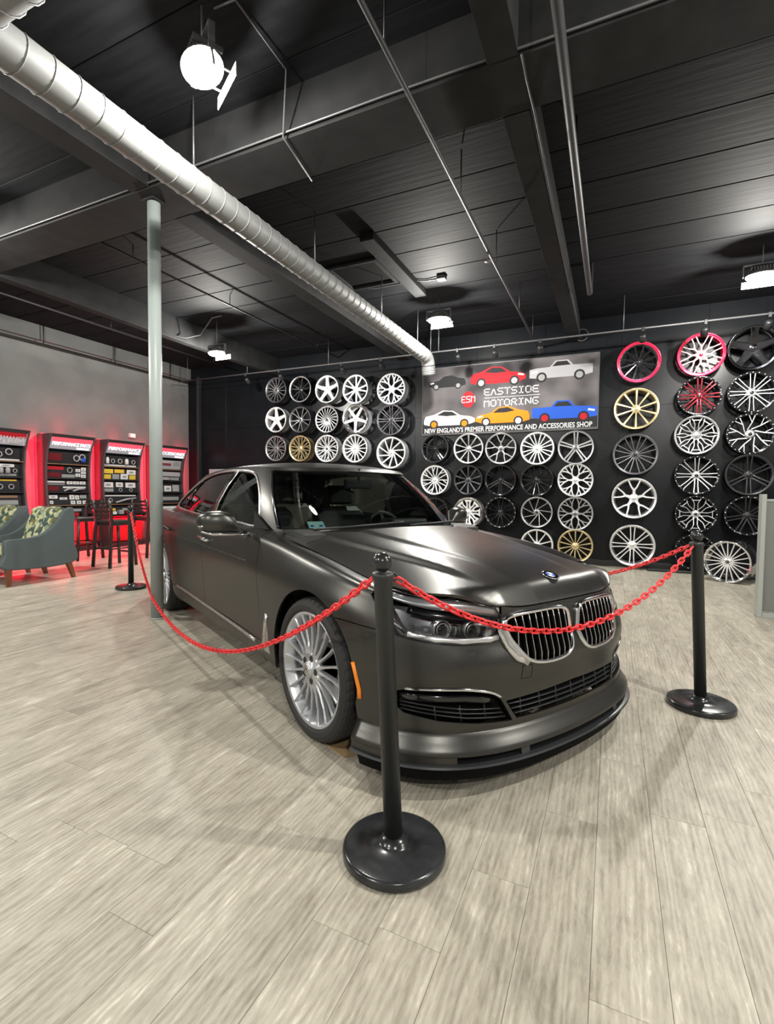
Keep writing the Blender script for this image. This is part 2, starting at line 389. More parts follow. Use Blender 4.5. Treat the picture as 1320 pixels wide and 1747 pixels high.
# steel column
cx, cy = -3.955, 3.305
col = empty('support_column', (cx, cy, 0), 0, 'round pale grey steel column standing left of the car', 'column')
MB().lathe([(0, .012), (.057, .012), (.057, 3.915), (0, 3.915)], 40).build('column_shaft', 'column', col)
MB().box(-.075, .075, -.075, .075, 3.905, 3.925, bev=.003).build('cap_plate', 'beam', col)
MB().lathe([(0, 0), (.066, 0), (.066, .008), (.058, .014), (0, .014)], 32).build('base_ring', 'column', col)

# spiral duct
DX, DZ, DR = -3.03, 3.615, .115
dt = empty('air_duct', (DX, 1.40, DZ), 0, 'long pale spiral air duct running under the ceiling to the banner', 'duct')
path = [(0, y, 0) for y in np.linspace(0.0, 6.68, 60)]
for k in range(1, 9):
    a = k/8*1.42; path.append((.0, 6.68+.16*math.sin(a), -.16*(1-math.cos(a))))
MB().tube(path, DR, 28).build('duct_pipe', 'duct', dt)
for k in range(44):
    y0 = .25+k*.147
    MB().tube([(DR*1.0*math.cos(a)*1.01, y0+.0+.03*a/PI, DR*1.01*math.sin(a)) for a in np.linspace(-PI, PI, 21)], .0045, 5).build('duct_seam', 'duct', dt)
cl_ = MB()
e0 = Vector(path[-1]); dirv = (Vector(path[-1])-Vector(path[-2])).normalized()
for k in range(5):
    p = e0+dirv*(.012+k*.028); cl_.tube([p, p+dirv*.018], DR*1.04, 24); cl_.tube([p+dirv*.017, p+dirv*.03], DR*.98, 24)
cl_.build('flexible_end', 'duct', dt)
# elbow to a branch duct at the top left
eb = [(-.6, 0, 0), (0, 0, 0), (1.6, 0, 0)]
MB().tube(eb, DR*.96, 24).build('branch_pipe', 'duct', dt)
for k in range(8):
    MB().tube([(.2+k*.15+.03*a/PI, 1.01*DR*math.cos(a), 1.01*DR*math.sin(a)) for a in np.linspace(-PI, PI, 17)], .0045, 5).build('duct_seam', 'duct', dt)
for yy in (1.5, 3.2, 4.9, 6.3):
    MB().tube([(0, yy, DR), (0, yy, CZ-DZ)], .006, 6).build('hanger_rod', 'conduit', dt)

# pipes under the ceiling
p = MB().tube([(-.346, RY0+.05, 3.88), (-.346, 7.02, 3.88), (-.346, 7.06, 3.90), (-.346, 7.07, CZ-.006)], .032, 14)
for yy in (-2, 1.0, 2.7, 4.3, 6.0): p.tube([(-.346, yy, 3.9), (-.346, yy, CZ-.006)], .008, 6)
tag(p.build('ceiling_pipe', 'pipe'), 'thick grey pipe under the ceiling ending above the red wheel', 'pipe')
p = MB().tube([(-1.295, RY0+.05, 3.88), (-1.305, RY1-.04, 3.88)], .017, 10)
for yy in (-2, 1.0, 2.7, 4.3, 5.75, 7.3, 8.6): p.tube([(-1.30, yy, 3.89), (-1.30, yy, CZ-.006)], .006, 6)
tag(p.build('sprinkler_pipe', 'pipe'), 'thin sprinkler pipe under the ceiling left of the wide beam', 'pipe')
s = empty('fire_sprinkler', (-1.30, 5.35, 3.862), 0, 'small dark sprinkler head hanging from the thin ceiling pipe', 'sprinkler')
MB().lathe([(0, .02), (.012, .02), (.012, -.05), (.006, -.055), (.006, -.10), (0, -.10)], 10).build('sprinkler_stem', 'pipe', s)
MB().lathe([(0, -.105), (.03, -.105), (.034, -.11), (0, -.112)], 12).build('deflector', 'conduit', s)
p = MB().tube([(-8.3, RY0+.05, 4.12), (-8.3, RY1-.04, 4.12)], .02, 8)
for yy in (0, 3, 6, 8.5): p.tube([(-8.3, yy, 4.13), (-8.3, yy, CZ)], .006, 6)
tag(p.build('ceiling_pipe', 'pipe'), 'dark pipe under the ceiling near the pale left wall', 'pipe')
p = MB().tube([(-5.55, 3.62, 4.14), (-5.5, RY1-.04, 4.14)], .014, 8)
for yy in (4.3, 6, 8.5): p.tube([(-5.52, yy, 4.15), (-5.52, yy, CZ)], .006, 6)
tag(p.build('ceiling_pipe', 'pipe'), 'thin dark pipe under the ceiling between column and left beam', 'pipe')
def wire(name, pts, r, label, m='conduit'):
    o = MB().tube(pts, r, 6).build(name, m); return tag(o, label, 'cable')
wire('power_cable', [(-2.36, 2.43, 4.27), (-2.2, 2.44, 4.27), (-2.2, 2.5, 4.27), (-2.2, 2.96, 4.25), (-2.33, 3.1, 3.91), (-2.42, 3.62, 3.905), (-2.6, 3.66, 4.22), (-2.6, 3.95, 4.27)], .007, 'loose pale cable crossing the ceiling right of the big lamp')
wire('power_cable', [(-3.5, 6.5, 4.26), (-3.3, 6.62, 4.27), (-2.9, 6.62, 4.27), (-2.75, 6.55, 4.27), (-2.5, 6.68, 4.27), (-2.3, 6.66, 4.26)], .010, 'pale cable on the ceiling above the lamp by the banner')
wire('power_cable', [(-.575, 3.12, 3.91), (-.575, 3.3, 3.9), (-.575, 3.62, 3.93), (-.575, 6, 3.93), (-.575, 9.2, 3.93)], .009, 'thin cable clipped along the right edge of the wide ceiling beam')
wire('power_cable', [(RX0+.1, 3.115, 3.95), (-5, 3.112, 3.94), (-1.5, 3.11, 3.95), (1, 3.11, 3.93), (5.4, 3.11, 3.95)], .008, 'thin cable clipped along the near edge of the cross beam')
wire('power_cable', [(-7.28, 6.0, 3.97), (-7.0, 6.5, 3.95), (-6.75, 6.6, 4.0), (-6.5, 6.62, 4.27), (-6.25, 6.6, 4.27)], .010, 'pale cable bending down beside the far left ceiling lamp')
wire('power_cable', [(-.56+.1*math.cos(a), 9.2, 4.0+.1*math.sin(a)) for a in np.linspace(0, 5.8, 20)], .008, 'coiled cable loop at the wall end of the wide beam')
tag(MB().box(-2.33, -2.21, 6.61, 6.71, 4.235, CZ-.002, bev=.006).build('junction_box', 'conduit'), 'small metal junction box at the end of the ceiling cable', 'box')
# ceiling hatch + board next to it
h = empty('ceiling_vent', (-3.25, 6.15, 4.24), 0, 'square dark vent recessed in the ceiling beside the duct', 'vent')
MB().box(-.38, .38, -.38, .38, .035, .045).build('vent_back', 'inner_black', h)
for k, (a, b, c, d) in enumerate(((-.38, .38, -.38, -.33), (-.38, .38, .33, .38), (-.38, -.33, -.33, .33), (.33, .38, -.33, .33))):
    MB().box(a, b, c, d, 0, .045, bev=.003).build('vent_frame', 'beam', h)
tag(MB().box(-2.80, -2.62, 5.2, 7.0, 4.19, CZ-.002, bev=.006).build('ceiling_plank', 'beam'), 'long dark board fixed to the ceiling beside the square vent', 'board')

# lamps
def lamp_proto():
    o = empty('ceiling_lamp')
    me1 = MB(); me1.xf = Matrix.Diagonal((1.1, .8, 1, 1)); me1.lathe([(0, .0), (.150, .0), (.152, .012), (.115, .05), (.10, .09), (0, .10)], 32); me1.xf = Matrix.Identity(4)
    for k in range(9): me1.box(-.13+k*.03, -.118+k*.03, -.09, .09, .05, .085)
    me1.build('lamp_housing', 'lamp_body', o)
    ln = MB().sphere((0, 0, 0), .155, 24, sc=(1.1, .8, .40), half=(-PI/2, 0)); ln.build('lamp_lens', 'lamp_lens', o)
    yk = MB(); yk.box(.188, .196, -.02, .02, -.02, .14); yk.box(-.196, -.188, -.02, .02, -.0, .14); yk.box(-.196, .196, -.02, .02, .135, .145)
    yk.build('yoke', 'conduit', o)
    MB().tube([(.19, 0, -.02), (.225, 0, -.09), (.24, 0, -.14)], .009, 6).build('sensor_arm', 'conduit', o)
    MB().box(-.18, .18, .152, .158, -.085, .0, bev=.002).box(-.10, -.09, .09, .153, -.02, -.012).box(.09, .10, .09, .153, -.02, -.012).build('deflector_plate', 'lamp_plate', o)
    MB().tube([(0, 0, .14), (0, 0, 1.0)], .009, 8).build('lamp_stem', 'conduit', o)
    return o
lp = lamp_proto()
def place_tree(src, loc, rz, first):
    if first: src.location = loc; src.rotation_euler = (0, 0, rz); return src
    r = src.copy(); C.objects.link(r); r.location = loc; r.rotation_euler = (0, 0, rz)
    for ch in list(src.children):
        c = ch.copy(); C.objects.link(c); c.parent = r
        for g in list(ch.children): d = g.copy(); C.objects.link(d); d.parent = c
    return r
LL = ['large glaring ceiling lamp above the column at top left', 'glowing ceiling lamp just left above the car banner', 'glowing ceiling lamp farthest left, near the pale wall',
      'glowing ceiling lamp at the right edge above the dark wheels']
for i, (x, y, lz) in enumerate(LAMPS):
    o = place_tree(lp, (x, y, lz), 0 if i != 0 else -.5, i == 0)
    o['label'] = LL[i] if i < 4 else ['ceiling lamp out of frame, left of the column', 'ceiling lamp out of frame, above the camera right', 'ceiling lamp out of frame, behind the camera at left', 'ceiling lamp out of frame, right behind the camera', 'ceiling lamp out of frame, behind the camera at right', 'ceiling lamp out of frame, far right'][i-4]; o['category'] = 'lamp'; o['group'] = 'flood lamps under the ceiling'
    for ch in o.children:
        if ch.name.startswith('lamp_stem'): ch.location = (0, 0, 0); ch.scale = (1, 1, 1); ch.data = MB().tube([(0, 0, .14), (0, 0, CZ-lz+.004)], .009, 8).mesh('lamp_stem', 'conduit')
    ld = bpy.data.lights.new('lamp_light', 'POINT'); ld.energy = LAMP_W; ld.color = (1, .97, .90); ld.shadow_soft_size = .05
    lo = bpy.data.objects.new('lamp_light', ld); C.objects.link(lo); lo.parent = o; lo.location = (0, 0, -.175)
# spot rail
RYY, RZZ = 8.4, 3.757
rl = MB().tube([(-9.3, RYY, RZZ), (RX1-.02, RYY, RZZ)], .014, 8)
for xx in (-9, -7.25, -5.2, -3.05, -2.9, .08, 2.4, 4.4): rl.tube([(xx, RYY, RZZ), (xx, RYY, CZ)], .007, 6)
tag(rl.build('spot_rail', 'conduit'), 'thin horizontal metal rail carrying small spots before the wheel wall', 'rail')
def spot_proto():
    o = empty('spot_lamp')
    MB().box(-.02, .02, -.02, .02, -.05, .02, bev=.004).build('spot_clamp', 'black_plastic', o)
    b = MB(); b.xf = Matrix.Translation((0, .02, -.09)) @ Matrix.Rotation(math.radians(55), 4, 'X')
    b.lathe([(0, .0), (.035, .0), (.045, -.02), (.05, -.12), (.044, -.125), (.04, -.10), (0, -.10)], 18).build('spot_can', 'black_plastic', o)
    return o
sp = spot_proto(); SX = [-7.3, -6.4, -4.9, -4.05, -2.55, -1.9, -1.15, .35, 1.15, 1.9]
SE = [.06, .08, 1.3, 1.5, .25, .30, .25, .9, 1.0, .5]
for i, x in enumerate(SX):
    o = place_tree(sp, (x, RYY, RZZ), 0, i == 0)
    o['label'] = ['small black spot hanging from the rail at far left', 'small black spot on the rail above the second wheel column', 'black spot on the rail in front of the top five-spoke wheel',
                  'black spot on the rail in front of the flower-pattern wheel', 'black spot on the rail over the red car of the banner', 'black spot on the rail over the middle of the banner',
                  'black spot on the rail over the right part of the banner', 'black spot on the rail above the red-lipped wheel', 'black spot on the rail above the bright red wheel', 'black spot on the rail above the black chrome wheel at far right'][i]
    o['category'] = 'spot'; o['group'] = 'spots on the rail'
    ld = bpy.data.lights.new('spot_light', 'SPOT'); ld.energy = SPOT_W*SE[i]; ld.color = (.95, .93, 1); ld.spot_size = math.radians(72); ld.spot_blend = .7; ld.shadow_soft_size = .03
    lo = bpy.data.objects.new('spot_light', ld); C.objects.link(lo); lo.parent = o; lo.location = (0, .12, -.16); lo.rotation_euler = (math.radians(35), 0, 0)
# ------------------------------------------------------------------ wheels on the wall
def spoke_mesh(paths, R, key, mats, back=.0):
    """paths: lists of (radial, tangential, width) with R=1; the face lies at -Y"""
    mb = MB()
    def depth(r): return .006+.034*max(0, 1-r)**1.3       # face a little dished
    for pth in paths:
        n = len(pth); vs = []
        for i, (r, t, w) in enumerate(pth):
            a = pth[max(i-1, 0)]; b = pth[min(i+1, n-1)]
            dr, dtt = b[0]-a[0], b[1]-a[1]; L = math.hypot(dr, dtt) or 1; nr, nt = -dtt/L, dr/L
            y = depth(r); th = .030
            for (s, k, yy) in ((-1, .42, y), (1, .42, y), (1, .62, y+.007), (.8, .5, y+th), (-.8, .5, y+th), (-1, .62, y+.007)):
                kk = w*k*(1 if s > 0 else -1); 
                vs.append(((t+nt*kk)*R, yy, (r+nr*kk)*R))
        fs = []; mi = []
        for i in range(n-1):
            for k in range(6):
                k2 = (k+1) % 6; fs.append((i*6+k, (i+1)*6+k, (i+1)*6+k2, i*6+k2)); mi.append(0 if k == 0 else 1)
        o = len(mb.v)
        mb.add(vs, fs)
        for q in range(len(mi)): mb.mi[-len(mi)+q] = mi[q]
        mb.add([vs[k] for k in range(6)], [tuple(range(6))], 1); mb.add([vs[(n-1)*6+k] for k in range(6)], [tuple(range(5, -1, -1))], 1)
    return recalc(mb.mesh(key, mats))
STY = {
 'straight': lambda w=.07: [[(.16, 0, w*1.3), (.5, 0, w), (.9, 0, w*.9)]],
 'taper': lambda w=.10: [[(.16, 0, w*.6), (.5, 0, w*.8), (.9, 0, w*1.1)]],
 'star': lambda w=.24: [[(.12, 0, w*1.15), (.45, 0, w*.95), (.72, 0, w*.75), (.9, 0, w*.95)]],
 'turbine': lambda w=.07: [[(.16, -.10, w), (.5, 0, w), (.9, .12, w)]],
 'twin': lambda w=.07: [[(.14, -.07, w), (.5, -.075, w), (.9, -.10, w)], [(.14, .07, w), (.5, .075, w), (.9, .10, w)]],
 'vee': lambda w=.07: [[(.14, -.03, w*1.2), (.5, -.11, w), (.88, -.22, w)], [(.14, .03, w*1.2), (.5, .11, w), (.88, .22, w)]],
 'wye': lambda w=.08: [[(.14, 0, w*1.5), (.36, 0, w*1.2), (.42, 0, w)], [(.38, 0, w), (.55, -.12, w*.8), (.9, -.27, w*.7)], [(.38, 0, w), (.55, .12, w*.8), (.9, .27, w*.7)]],
 'mesh': lambda w=.06: [[(.14, -.02, w), (.45, -.12, w), (.9, -.20, w)], [(.14, .02, w), (.45, .12, w), (.9, .20, w)], [(.52, -.14, w*.8), (.9, .02, w*.8)]],
 'petal': lambda w=.06: [[(.13, 0, w*2.2), (.30, 0, w*1.3), (.44, 0, w*1.2)], [(.40, .01, w), (.56, .10, w), (.70, .22, w*.9), (.84, .40, w*.7)], [(.40, -.01, w), (.56, -.10, w), (.70, -.22, w*.9), (.84, -.40, w*.7)],
                         [(.54, .09, w*.8), (.92, .13, w*.7)], [(.54, -.09, w*.8), (.92, -.13, w*.7)]],
 'window': lambda w=.09: [[(.16, -.10, w), (.55, -.08, w*.8), (.72, -.14, w), (.85, -.22, w)], [(.16, .10, w), (.55, .08, w*.8), (.72, .14, w), (.85, .22, w)], [(.76, -.2, w), (.76, .2, w)]],
 'slash': lambda w=.09: [[(.2, -.12, w), (.55, .05, w), (.9, .16, w)], [(.55, .05, w*.7), (.9, -.08, w*.7)]],
}
_wm = {}
def wheel(loc, R, style, n, face, side, rim, lip=None, w=None, W=.22, rivets=0, label='', group='wheels on the wall', tilt=0, phase=0, cap='dark_alloy', lipw=.05, rz=0):
    o = empty('alloy_wheel', loc, 0, label, 'wheel', group); o.rotation_euler = (tilt, 0, rz)
    lip = lip or rim
    k = ('rim', R, rim, W)
    if k not in _wm:
        mb = MB(); mb.lathe([(R*.90, .020), (R*.89, .06), (R*.84, .10), (R*.84, W*.75), (R*.90, W*.9), (R*.97, W), (R*.985, W), (R*.94, W*.9), (R*.88, W*.7), (R*.88, .11), (R*.94, .05), (R*.955, .02)], 40, 'Y', close=True)
        _wm[k] = recalc(mb.mesh('rim_barrel', rim))
    link('rim_barrel', _wm[k], o)
    k = ('lip', R, lip, lipw)
    if k not in _wm:
        mb = MB(); a = 1-lipw*2
        mb.lathe([(R*a, .022), (R*(a+.01), .006), (R*(a+.03), .008), (R*.965, .0), (R*.99, -.004), (R, .002), (R, .02), (R*.96, .028)], 44, 'Y', close=True)
        _wm[k] = recalc(mb.mesh('rim_lip', lip))
    link('rim_lip', _wm[k], o)
    k = ('sp', R, style, face, side, w)
    if k not in _wm: _wm[k] = spoke_mesh(STY[style](w) if w else STY[style](), R, 'spoke', [face, side])
    for i in range(n):
        a = phase+2*PI*i/n; link('spoke', _wm[k], o, rot=(0, a, 0))
    k = ('hub', R, face)
    if k not in _wm:
        mb = MB(); mb.lathe([(0, .028), (R*.14, .030), (R*.19, .036), (R*.22, .05), (R*.22, .09), (0, .09)], 24, 'Y')
        _wm[k] = recalc(mb.mesh('hub', face))
    link('hub', _wm[k], o)
    k = ('cap', R, cap)
    if k not in _wm:
        mb = MB(); mb.lathe([(0, .020), (R*.075, .021), (R*.09, .026), (R*.09, .04), (0, .04)], 16, 'Y')
        for q in range(5):
            a = 2*PI*q/5; mb.xf = Matrix.Translation((R*.15*math.sin(a), 0, R*.15*math.cos(a))); mb.lathe([(0, .026), (R*.02, .026), (R*.02, .04)], 8, 'Y')
        mb.xf = Matrix.Identity(4); _wm[k] = recalc(mb.mesh('centre_cap', cap))
    link('centre_cap', _wm[k], o)
    if rivets:
        k = ('riv', R, rivets)
        if k not in _wm:
            mb = MB()
            for q in range(rivets):
                a = 2*PI*q/rivets; mb.xf = Matrix.Translation((R*.955*math.sin(a), 0, R*.955*math.cos(a))); mb.lathe([(0, -.014), (R*.022, -.011), (R*.026, .004)], 8, 'Y')
            mb.xf = Matrix.Identity(4); _wm[k] = recalc(mb.mesh('rivets', 'white_silver'))
        r = link('rivets', _wm[k], o); r['kind'] = 'stuff'
    # peg that carries the wheel on the wall
    k = ('peg', round(9.29-loc[1], 2))
    if loc[2] > .33:
        if k not in _wm: _wm[k] = MB().tube([(0, .05, 0), (0, (9.285-loc[1])/max(.9, math.cos(tilt)), 0)], .03, 8).mesh('wall_peg', 'black_plastic')
        link('wall_peg', _wm[k], o, rot=(-tilt, 0, 0))
    return o
WY = 9.0
def WW(x, z, *a, **k): wheel((x, k.pop('y', WY), z), *a, **k)
ws, si, gm, ga, da, bl, bc = 'white_silver', 'silver', 'gunmetal', 'grey_alloy', 'dark_alloy', 'gloss_black_alloy', 'black_chrome'
gL = 'wheels on the black wall left of the banner'; gM = 'wheels below the banner'; gR = 'wheels on the black wall right of the banner'
T = math.radians(9)
rL = .285
WW(-6.955, 3.50, rL, 'straight', 15, ga, gm, gm, label='grey fifteen-spoke wheel, leftmost of the top row', group=gL, w=.05)
WW(-6.30, 3.47, rL, 'vee', 5, da, da, da, lip=ga, label='black wheel with bright lip, second of the top row', group=gL)
WW(-5.61, 3.417, rL*1.02, 'star', 5, ws, ws, si, lip=ws, label='white five-pointed star wheel in the top row', group=gL, cap=ws)
WW(-4.92, 3.364, rL*1.05, 'vee', 5, ws, si, si, lip=ws, label='bright wheel with five double spokes, fourth of the top row', group=gL, phase=.3, cap=si, w=.09)
WW(-4.105, 3.31, .31, 'petal', 6, ws, si, si, lip=ws, label='silver flower-pattern wheel in the top row left of the banner', group=gL, w=.075, cap=si, phase=.52)
WW(-6.955, 2.838, rL, 'star', 5, ws, ws, si, lip=ws, label='white five-pointed star wheel at the left end of the middle row', group=gL, cap=si)
WW(-6.30, 2.805, rL, 'vee', 5, ga, gm, gm, label='dark grey thin-spoked wheel, second of the middle row', group=gL, phase=.6, w=.05)
WW(-5.61, 2.775, rL, 'turbine', 20, ga, bl, bl, lip=ga, label='black wheel with twenty slanted spokes in the middle row', group=gL, w=.05)
WW(-4.92, 2.76, .305, 'star', 5, ws, ws, ws, lip='chrome', label='bright five-spoke wheel with deep polished lip, middle row', group=gL, w=.18, lipw=.08, phase=.63, cap=si)
WW(-4.10, 2.69, .31, 'twin', 8, gm, da, da, lip=gm, label='dark grey wheel with paired thin spokes, upper left of the banner corner', group=gL, w=.045)
WW(-6.955, 2.192, rL, 'mesh', 8, ga, gm, gm, lip=ga, label='grey mesh wheel at the left end of the bottom row', group=gL, cap=gm)
WW(-6.30, 2.175, rL, 'mesh', 8, 'gold', 'bronze', 'bronze', lip='gold', label='gold mesh wheel above the car roof', group=gL, cap='gold')
WW(-5.61, 2.156, rL*1.02, 'mesh', 8, ws, si, si, lip=ws, label='white mesh wheel right of the gold one', group=gL)
WW(-4.92, 2.138, rL*1.03, 'straight', 16, ws, si, si, lip=ws, label='white wheel with sixteen straight spokes above the windscreen', group=gL, cap=si)
WW(-4.09, 2.03, .32, 'turbine', 10, ws, si, si, lip=ws, label='silver ten-spoke wheel touching the windscreen corner in view', group=gL, cap=si)
rM = .285
WW(-3.155, 2.09, rM*.97, 'twin', 5, bl, bl, bl, lip=da, label='black wheel with five double spokes under the banner left end', group=gM)
WW(-2.49, 2.074, rM, 'taper', 10, ga, gm, gm, lip=si, label='grey ten-spoke wheel, second under the banner', group=gM, cap=si)
WW(-1.885, 2.058, rM, 'wye', 5, ga, gm, gm, lip=ga, label='dark grey wheel with five forked spokes under the banner', group=gM, cap=gm)
WW(-1.24, 2.042, rM*1.02, 'vee', 8, ws, si, si, lip=ws, label='white wheel with crossing spokes under the banner', group=gM, cap=si, w=.06)
WW(-.60, 2.04, rM*1.02, 'twin', 5, ga, ga, gm, lip=ga, label='satin grey wheel with five double spokes under the banner right end', group=gM, cap=gm, w=.08)
WW(-3.15, 1.479, rM, 'mesh', 7, ws, si, si, lip=ws, label='silver multi-spoke wheel beside the windscreen pillar', group=gM, cap=si, w=.06)
WW(-2.485, 1.48, rM*.97, 'taper', 10, gm, bl, bl, lip=da, label='black ten-spoke wheel, second row under the banner', group=gM)
WW(-1.88, 1.48, rM, 'twin', 6, bl, bl, bl, lip=bl, label='glossy black wheel in the middle of the second row', group=gM)
WW(-1.235, 1.481, rM, 'vee', 7, bl, bl, bl, lip=bl, label='glossy black many-spoked wheel left of the upper flower wheel', group=gM, w=.05)
WW(-.592, 1.481, rM*1.02, 'petal', 6, ws, si, si, lip=si, label='silver flower-pattern wheel, upper of two', group=gM, cap=si, phase=PI/6, w=.065)
WW(-3.14, .865, rM*.95, 'twin', 6, bl, bl, bl, lip=bl, label='black wheel mostly hidden behind the windscreen pillar', group=gM)
WW(-2.475, .871, rM, 'window', 8, ws, ws, si, lip='chrome', label='silver eight-window wheel with deep lip behind the hood', group=gM, cap=si, lipw=.08, w=.10)
WW(-1.868, .889, rM, 'mesh', 6, bl, bl, bl, lip=bl, rivets=20, label='black mesh wheel with rivets behind the hood', group=gM)
WW(-1.223, .907, rM*.97, 'turbine', 9, ga, gm, gm, lip=ga, label='thin nine-spoke dark grey wheel left of the lower flower wheel', group=gM, w=.05)
WW(-.578, .90, rM*1.02, 'petal', 6, ga, ga, gm, lip=ga, label='grey flower-pattern wheel, lower of two', group=gM, cap=gm, phase=PI/6, w=.065)
WW(-1.21, .32, rM, 'straight', 10, ws, si, si, lip=ws, label='silver wheel peeking over the hood, bottom row', group=gM, cap=si)
WW(-.565, .34, rM*1.02, 'taper', 14, 'gold', 'bronze', 'bronze', lip='gold', label='gold wheel in the bottom row behind the hood', group=gM, cap='gold', w=.07)
rR = .335
WW(.325, 3.40, rR*.96, 'vee', 12, bl, bl, si, lip='red_alloy', label='black mesh wheel with a red lip, top row', group=gR, w=.03, lipw=.07, tilt=T)
WW(.313, 2.649, rR, 'taper', 10, 'gold', 'gold', 'bronze', lip='gold', label='pale gold ten-spoke wheel below the red-lipped one', group=gR, cap='gold', w=.08)
WW(.318, 1.904, rR, 'vee', 8, gm, da, da, lip=gm, label='dark grey wheel with eight forked spokes below the gold one', group=gR, w=.05)
WW(.320, 1.183, rR, 'wye', 5, ws, si, si, lip=si, label='silver wheel with five forked spokes right of the hood', group=gR, cap=si, w=.085)
WW(.318, .40, rR*1.02, 'twin', 8, ws, si, si, lip=si, label='silver wheel with paired spokes nearest the floor, right of hood', group=gR, cap=si, w=.045)
WW(1.19, 3.43, .325, 'wye', 8, 'white_silver', 'red_alloy', 'red_alloy', lip='red_alloy', label='bright red wheel with eight silver-faced spokes', group=gR, cap='red_alloy', tilt=T, w=.055, lipw=.07)
WW(1.187, 2.796, .30, 'twin', 8, 'darkred_alloy', bl, bl, lip=bl, rivets=24, label='black wheel with dark red spokes below the bright red wheel', group=gR, w=.06)
WW(1.168, 2.188, .305, 'window', 10, ga, bl, gm, lip=ga, rivets=20, label='grey riveted wheel with ten windows, third in its column', group=gR, w=.06, cap=si)
WW(1.19, 1.557, .305, 'twin', 8, si, bl, bl, lip=bl, rivets=20, label='black riveted wheel with milled double spokes, third from the bottom', group=gR, w=.045)
WW(1.20, .945, .29, 'window', 8, si, bl, bl, lip=bl, rivets=20, label='black riveted wheel with oval windows above the right post', group=gR, w=.045)
WW(1.204, .345, .285, 'mesh', 6, bl, bl, bl, lip=bl, rivets=20, label='black wheel half hidden behind the right post top', group=gR)
WW(1.855, 3.46, .325, 'star', 5, bc, bl, bl, lip=bc, label='black chrome five-spoke wheel at the top right corner', group=gR, tilt=T, w=.3)
WW(1.86, 2.80, .31, 'twin', 8, si, bl, bl, lip=bl, rivets=24, label='black riveted wheel with silver-edged spokes, second in the last column', group=gR, w=.04)
WW(1.862, 2.18, .31, 'slash', 9, si, bl, bl, lip=bl, rivets=28, label='black riveted wheel with slanted milled spokes at the right edge', group=gR, w=.05)
WW(1.868, 1.562, .31, 'twin', 6, da, bl, bl, lip=da, label='plain black deep-dish wheel at the right edge', group=gR, w=.06)
WW(1.868, .941, .30, 'twin', 7, da, bl, bl, lip=bl, rivets=22, label='black riveted wheel partly behind the grey counter', group=gR)
wheel((1.50, 8.30, .3), .30, 'straight', 20, ws, si, 'chrome', lip='chrome', label='polished twenty-spoke wheel standing on the floor beside the counter', group='floor wheels', cap=gm, w=.045, W=.36, rivets=24, rz=-.5)
st = empty('wheel_stand', (1.62, 8.6, 0), 0, 'low black stand under the polished floor wheel', 'stand')
MB().box(.02, .34, .12, .45, 0, .06, bev=.01).build('stand_block', 'black_plastic', st)
tag(MB().box(.55, 1.35, 8.95, 9.26, 0, .04, bev=.006).build('display_plinth', 'black_plastic'), 'flat black plinth on the floor under the wheel wall', 'plinth')

# ------------------------------------------------------------------ banner
bx0, bx1, bz0, bz1 = -3.50, -.275, 2.385, 3.68
BW, BH = bx1-bx0, bz1-bz0; BY = 9.235
bn = empty('wall_banner', (bx0, BY, bz0), 0, 'wide printed shop banner with cars on the black wall', 'banner')
def bnpaint():
    mt = bpy.data.materials.new('banner_print_ground'); mt.use_nodes = True; nt = mt.node_tree; b = nt.nodes['Principled BSDF']; L = nt.links.new; N = nt.nodes.new
    tc = N('ShaderNodeTexCoord'); n = N('ShaderNodeTexNoise'); n.inputs['Scale'].default_value = 1.3; n.inputs['Detail'].default_value = 2; L(tc.outputs['Object'], n.inputs['Vector'])
    r = N('ShaderNodeValToRGB'); r.color_ramp.elements[0].color = (.025, .023, .026, 1); r.color_ramp.elements[1].color = (.14, .13, .135, 1)
    r.color_ramp.elements[0].position = .35; r.color_ramp.elements[1].position = .62
    L(n.outputs['Fac'], r.inputs[0]); L(r.outputs[0], b.inputs['Base Color']); b.inputs['Roughness'].default_value = .6; b.inputs['Specular IOR Level'].default_value = .15
    return mt
M['banner'] = bnpaint()
MB().box(0, BW, 0, .03, 0, BH, bev=.003).build('banner_panel', 'banner', bn)
fr_ = MB(); fr_.box(-.008, BW+.008, -.004, .034, -.012, 0); fr_.box(-.008, BW+.008, -.004, .034, BH, BH+.012); fr_.box(-.012, 0, -.004, .034, -.012, BH+.012); fr_.box(BW, BW+.012, -.004, .034, -.012, BH+.012)
fr_.build('banner_frame', 'conduit', bn)
def flat(name, poly, m, yy=-.0012):
    poly = [(s*BW, t*BH) for s, t in poly]
    mb = MB(); mb.prism(poly, yy, .001, 'Y'); me = recalc(mb.mesh(name, m)); return link(name, me, bn)
def circ(cs, ct, r, n=20, e=1): return [(cs+r*math.cos(2*PI*k/n)/BW, ct+r*e*math.sin(2*PI*k/n)/BH) for k in range(n)]
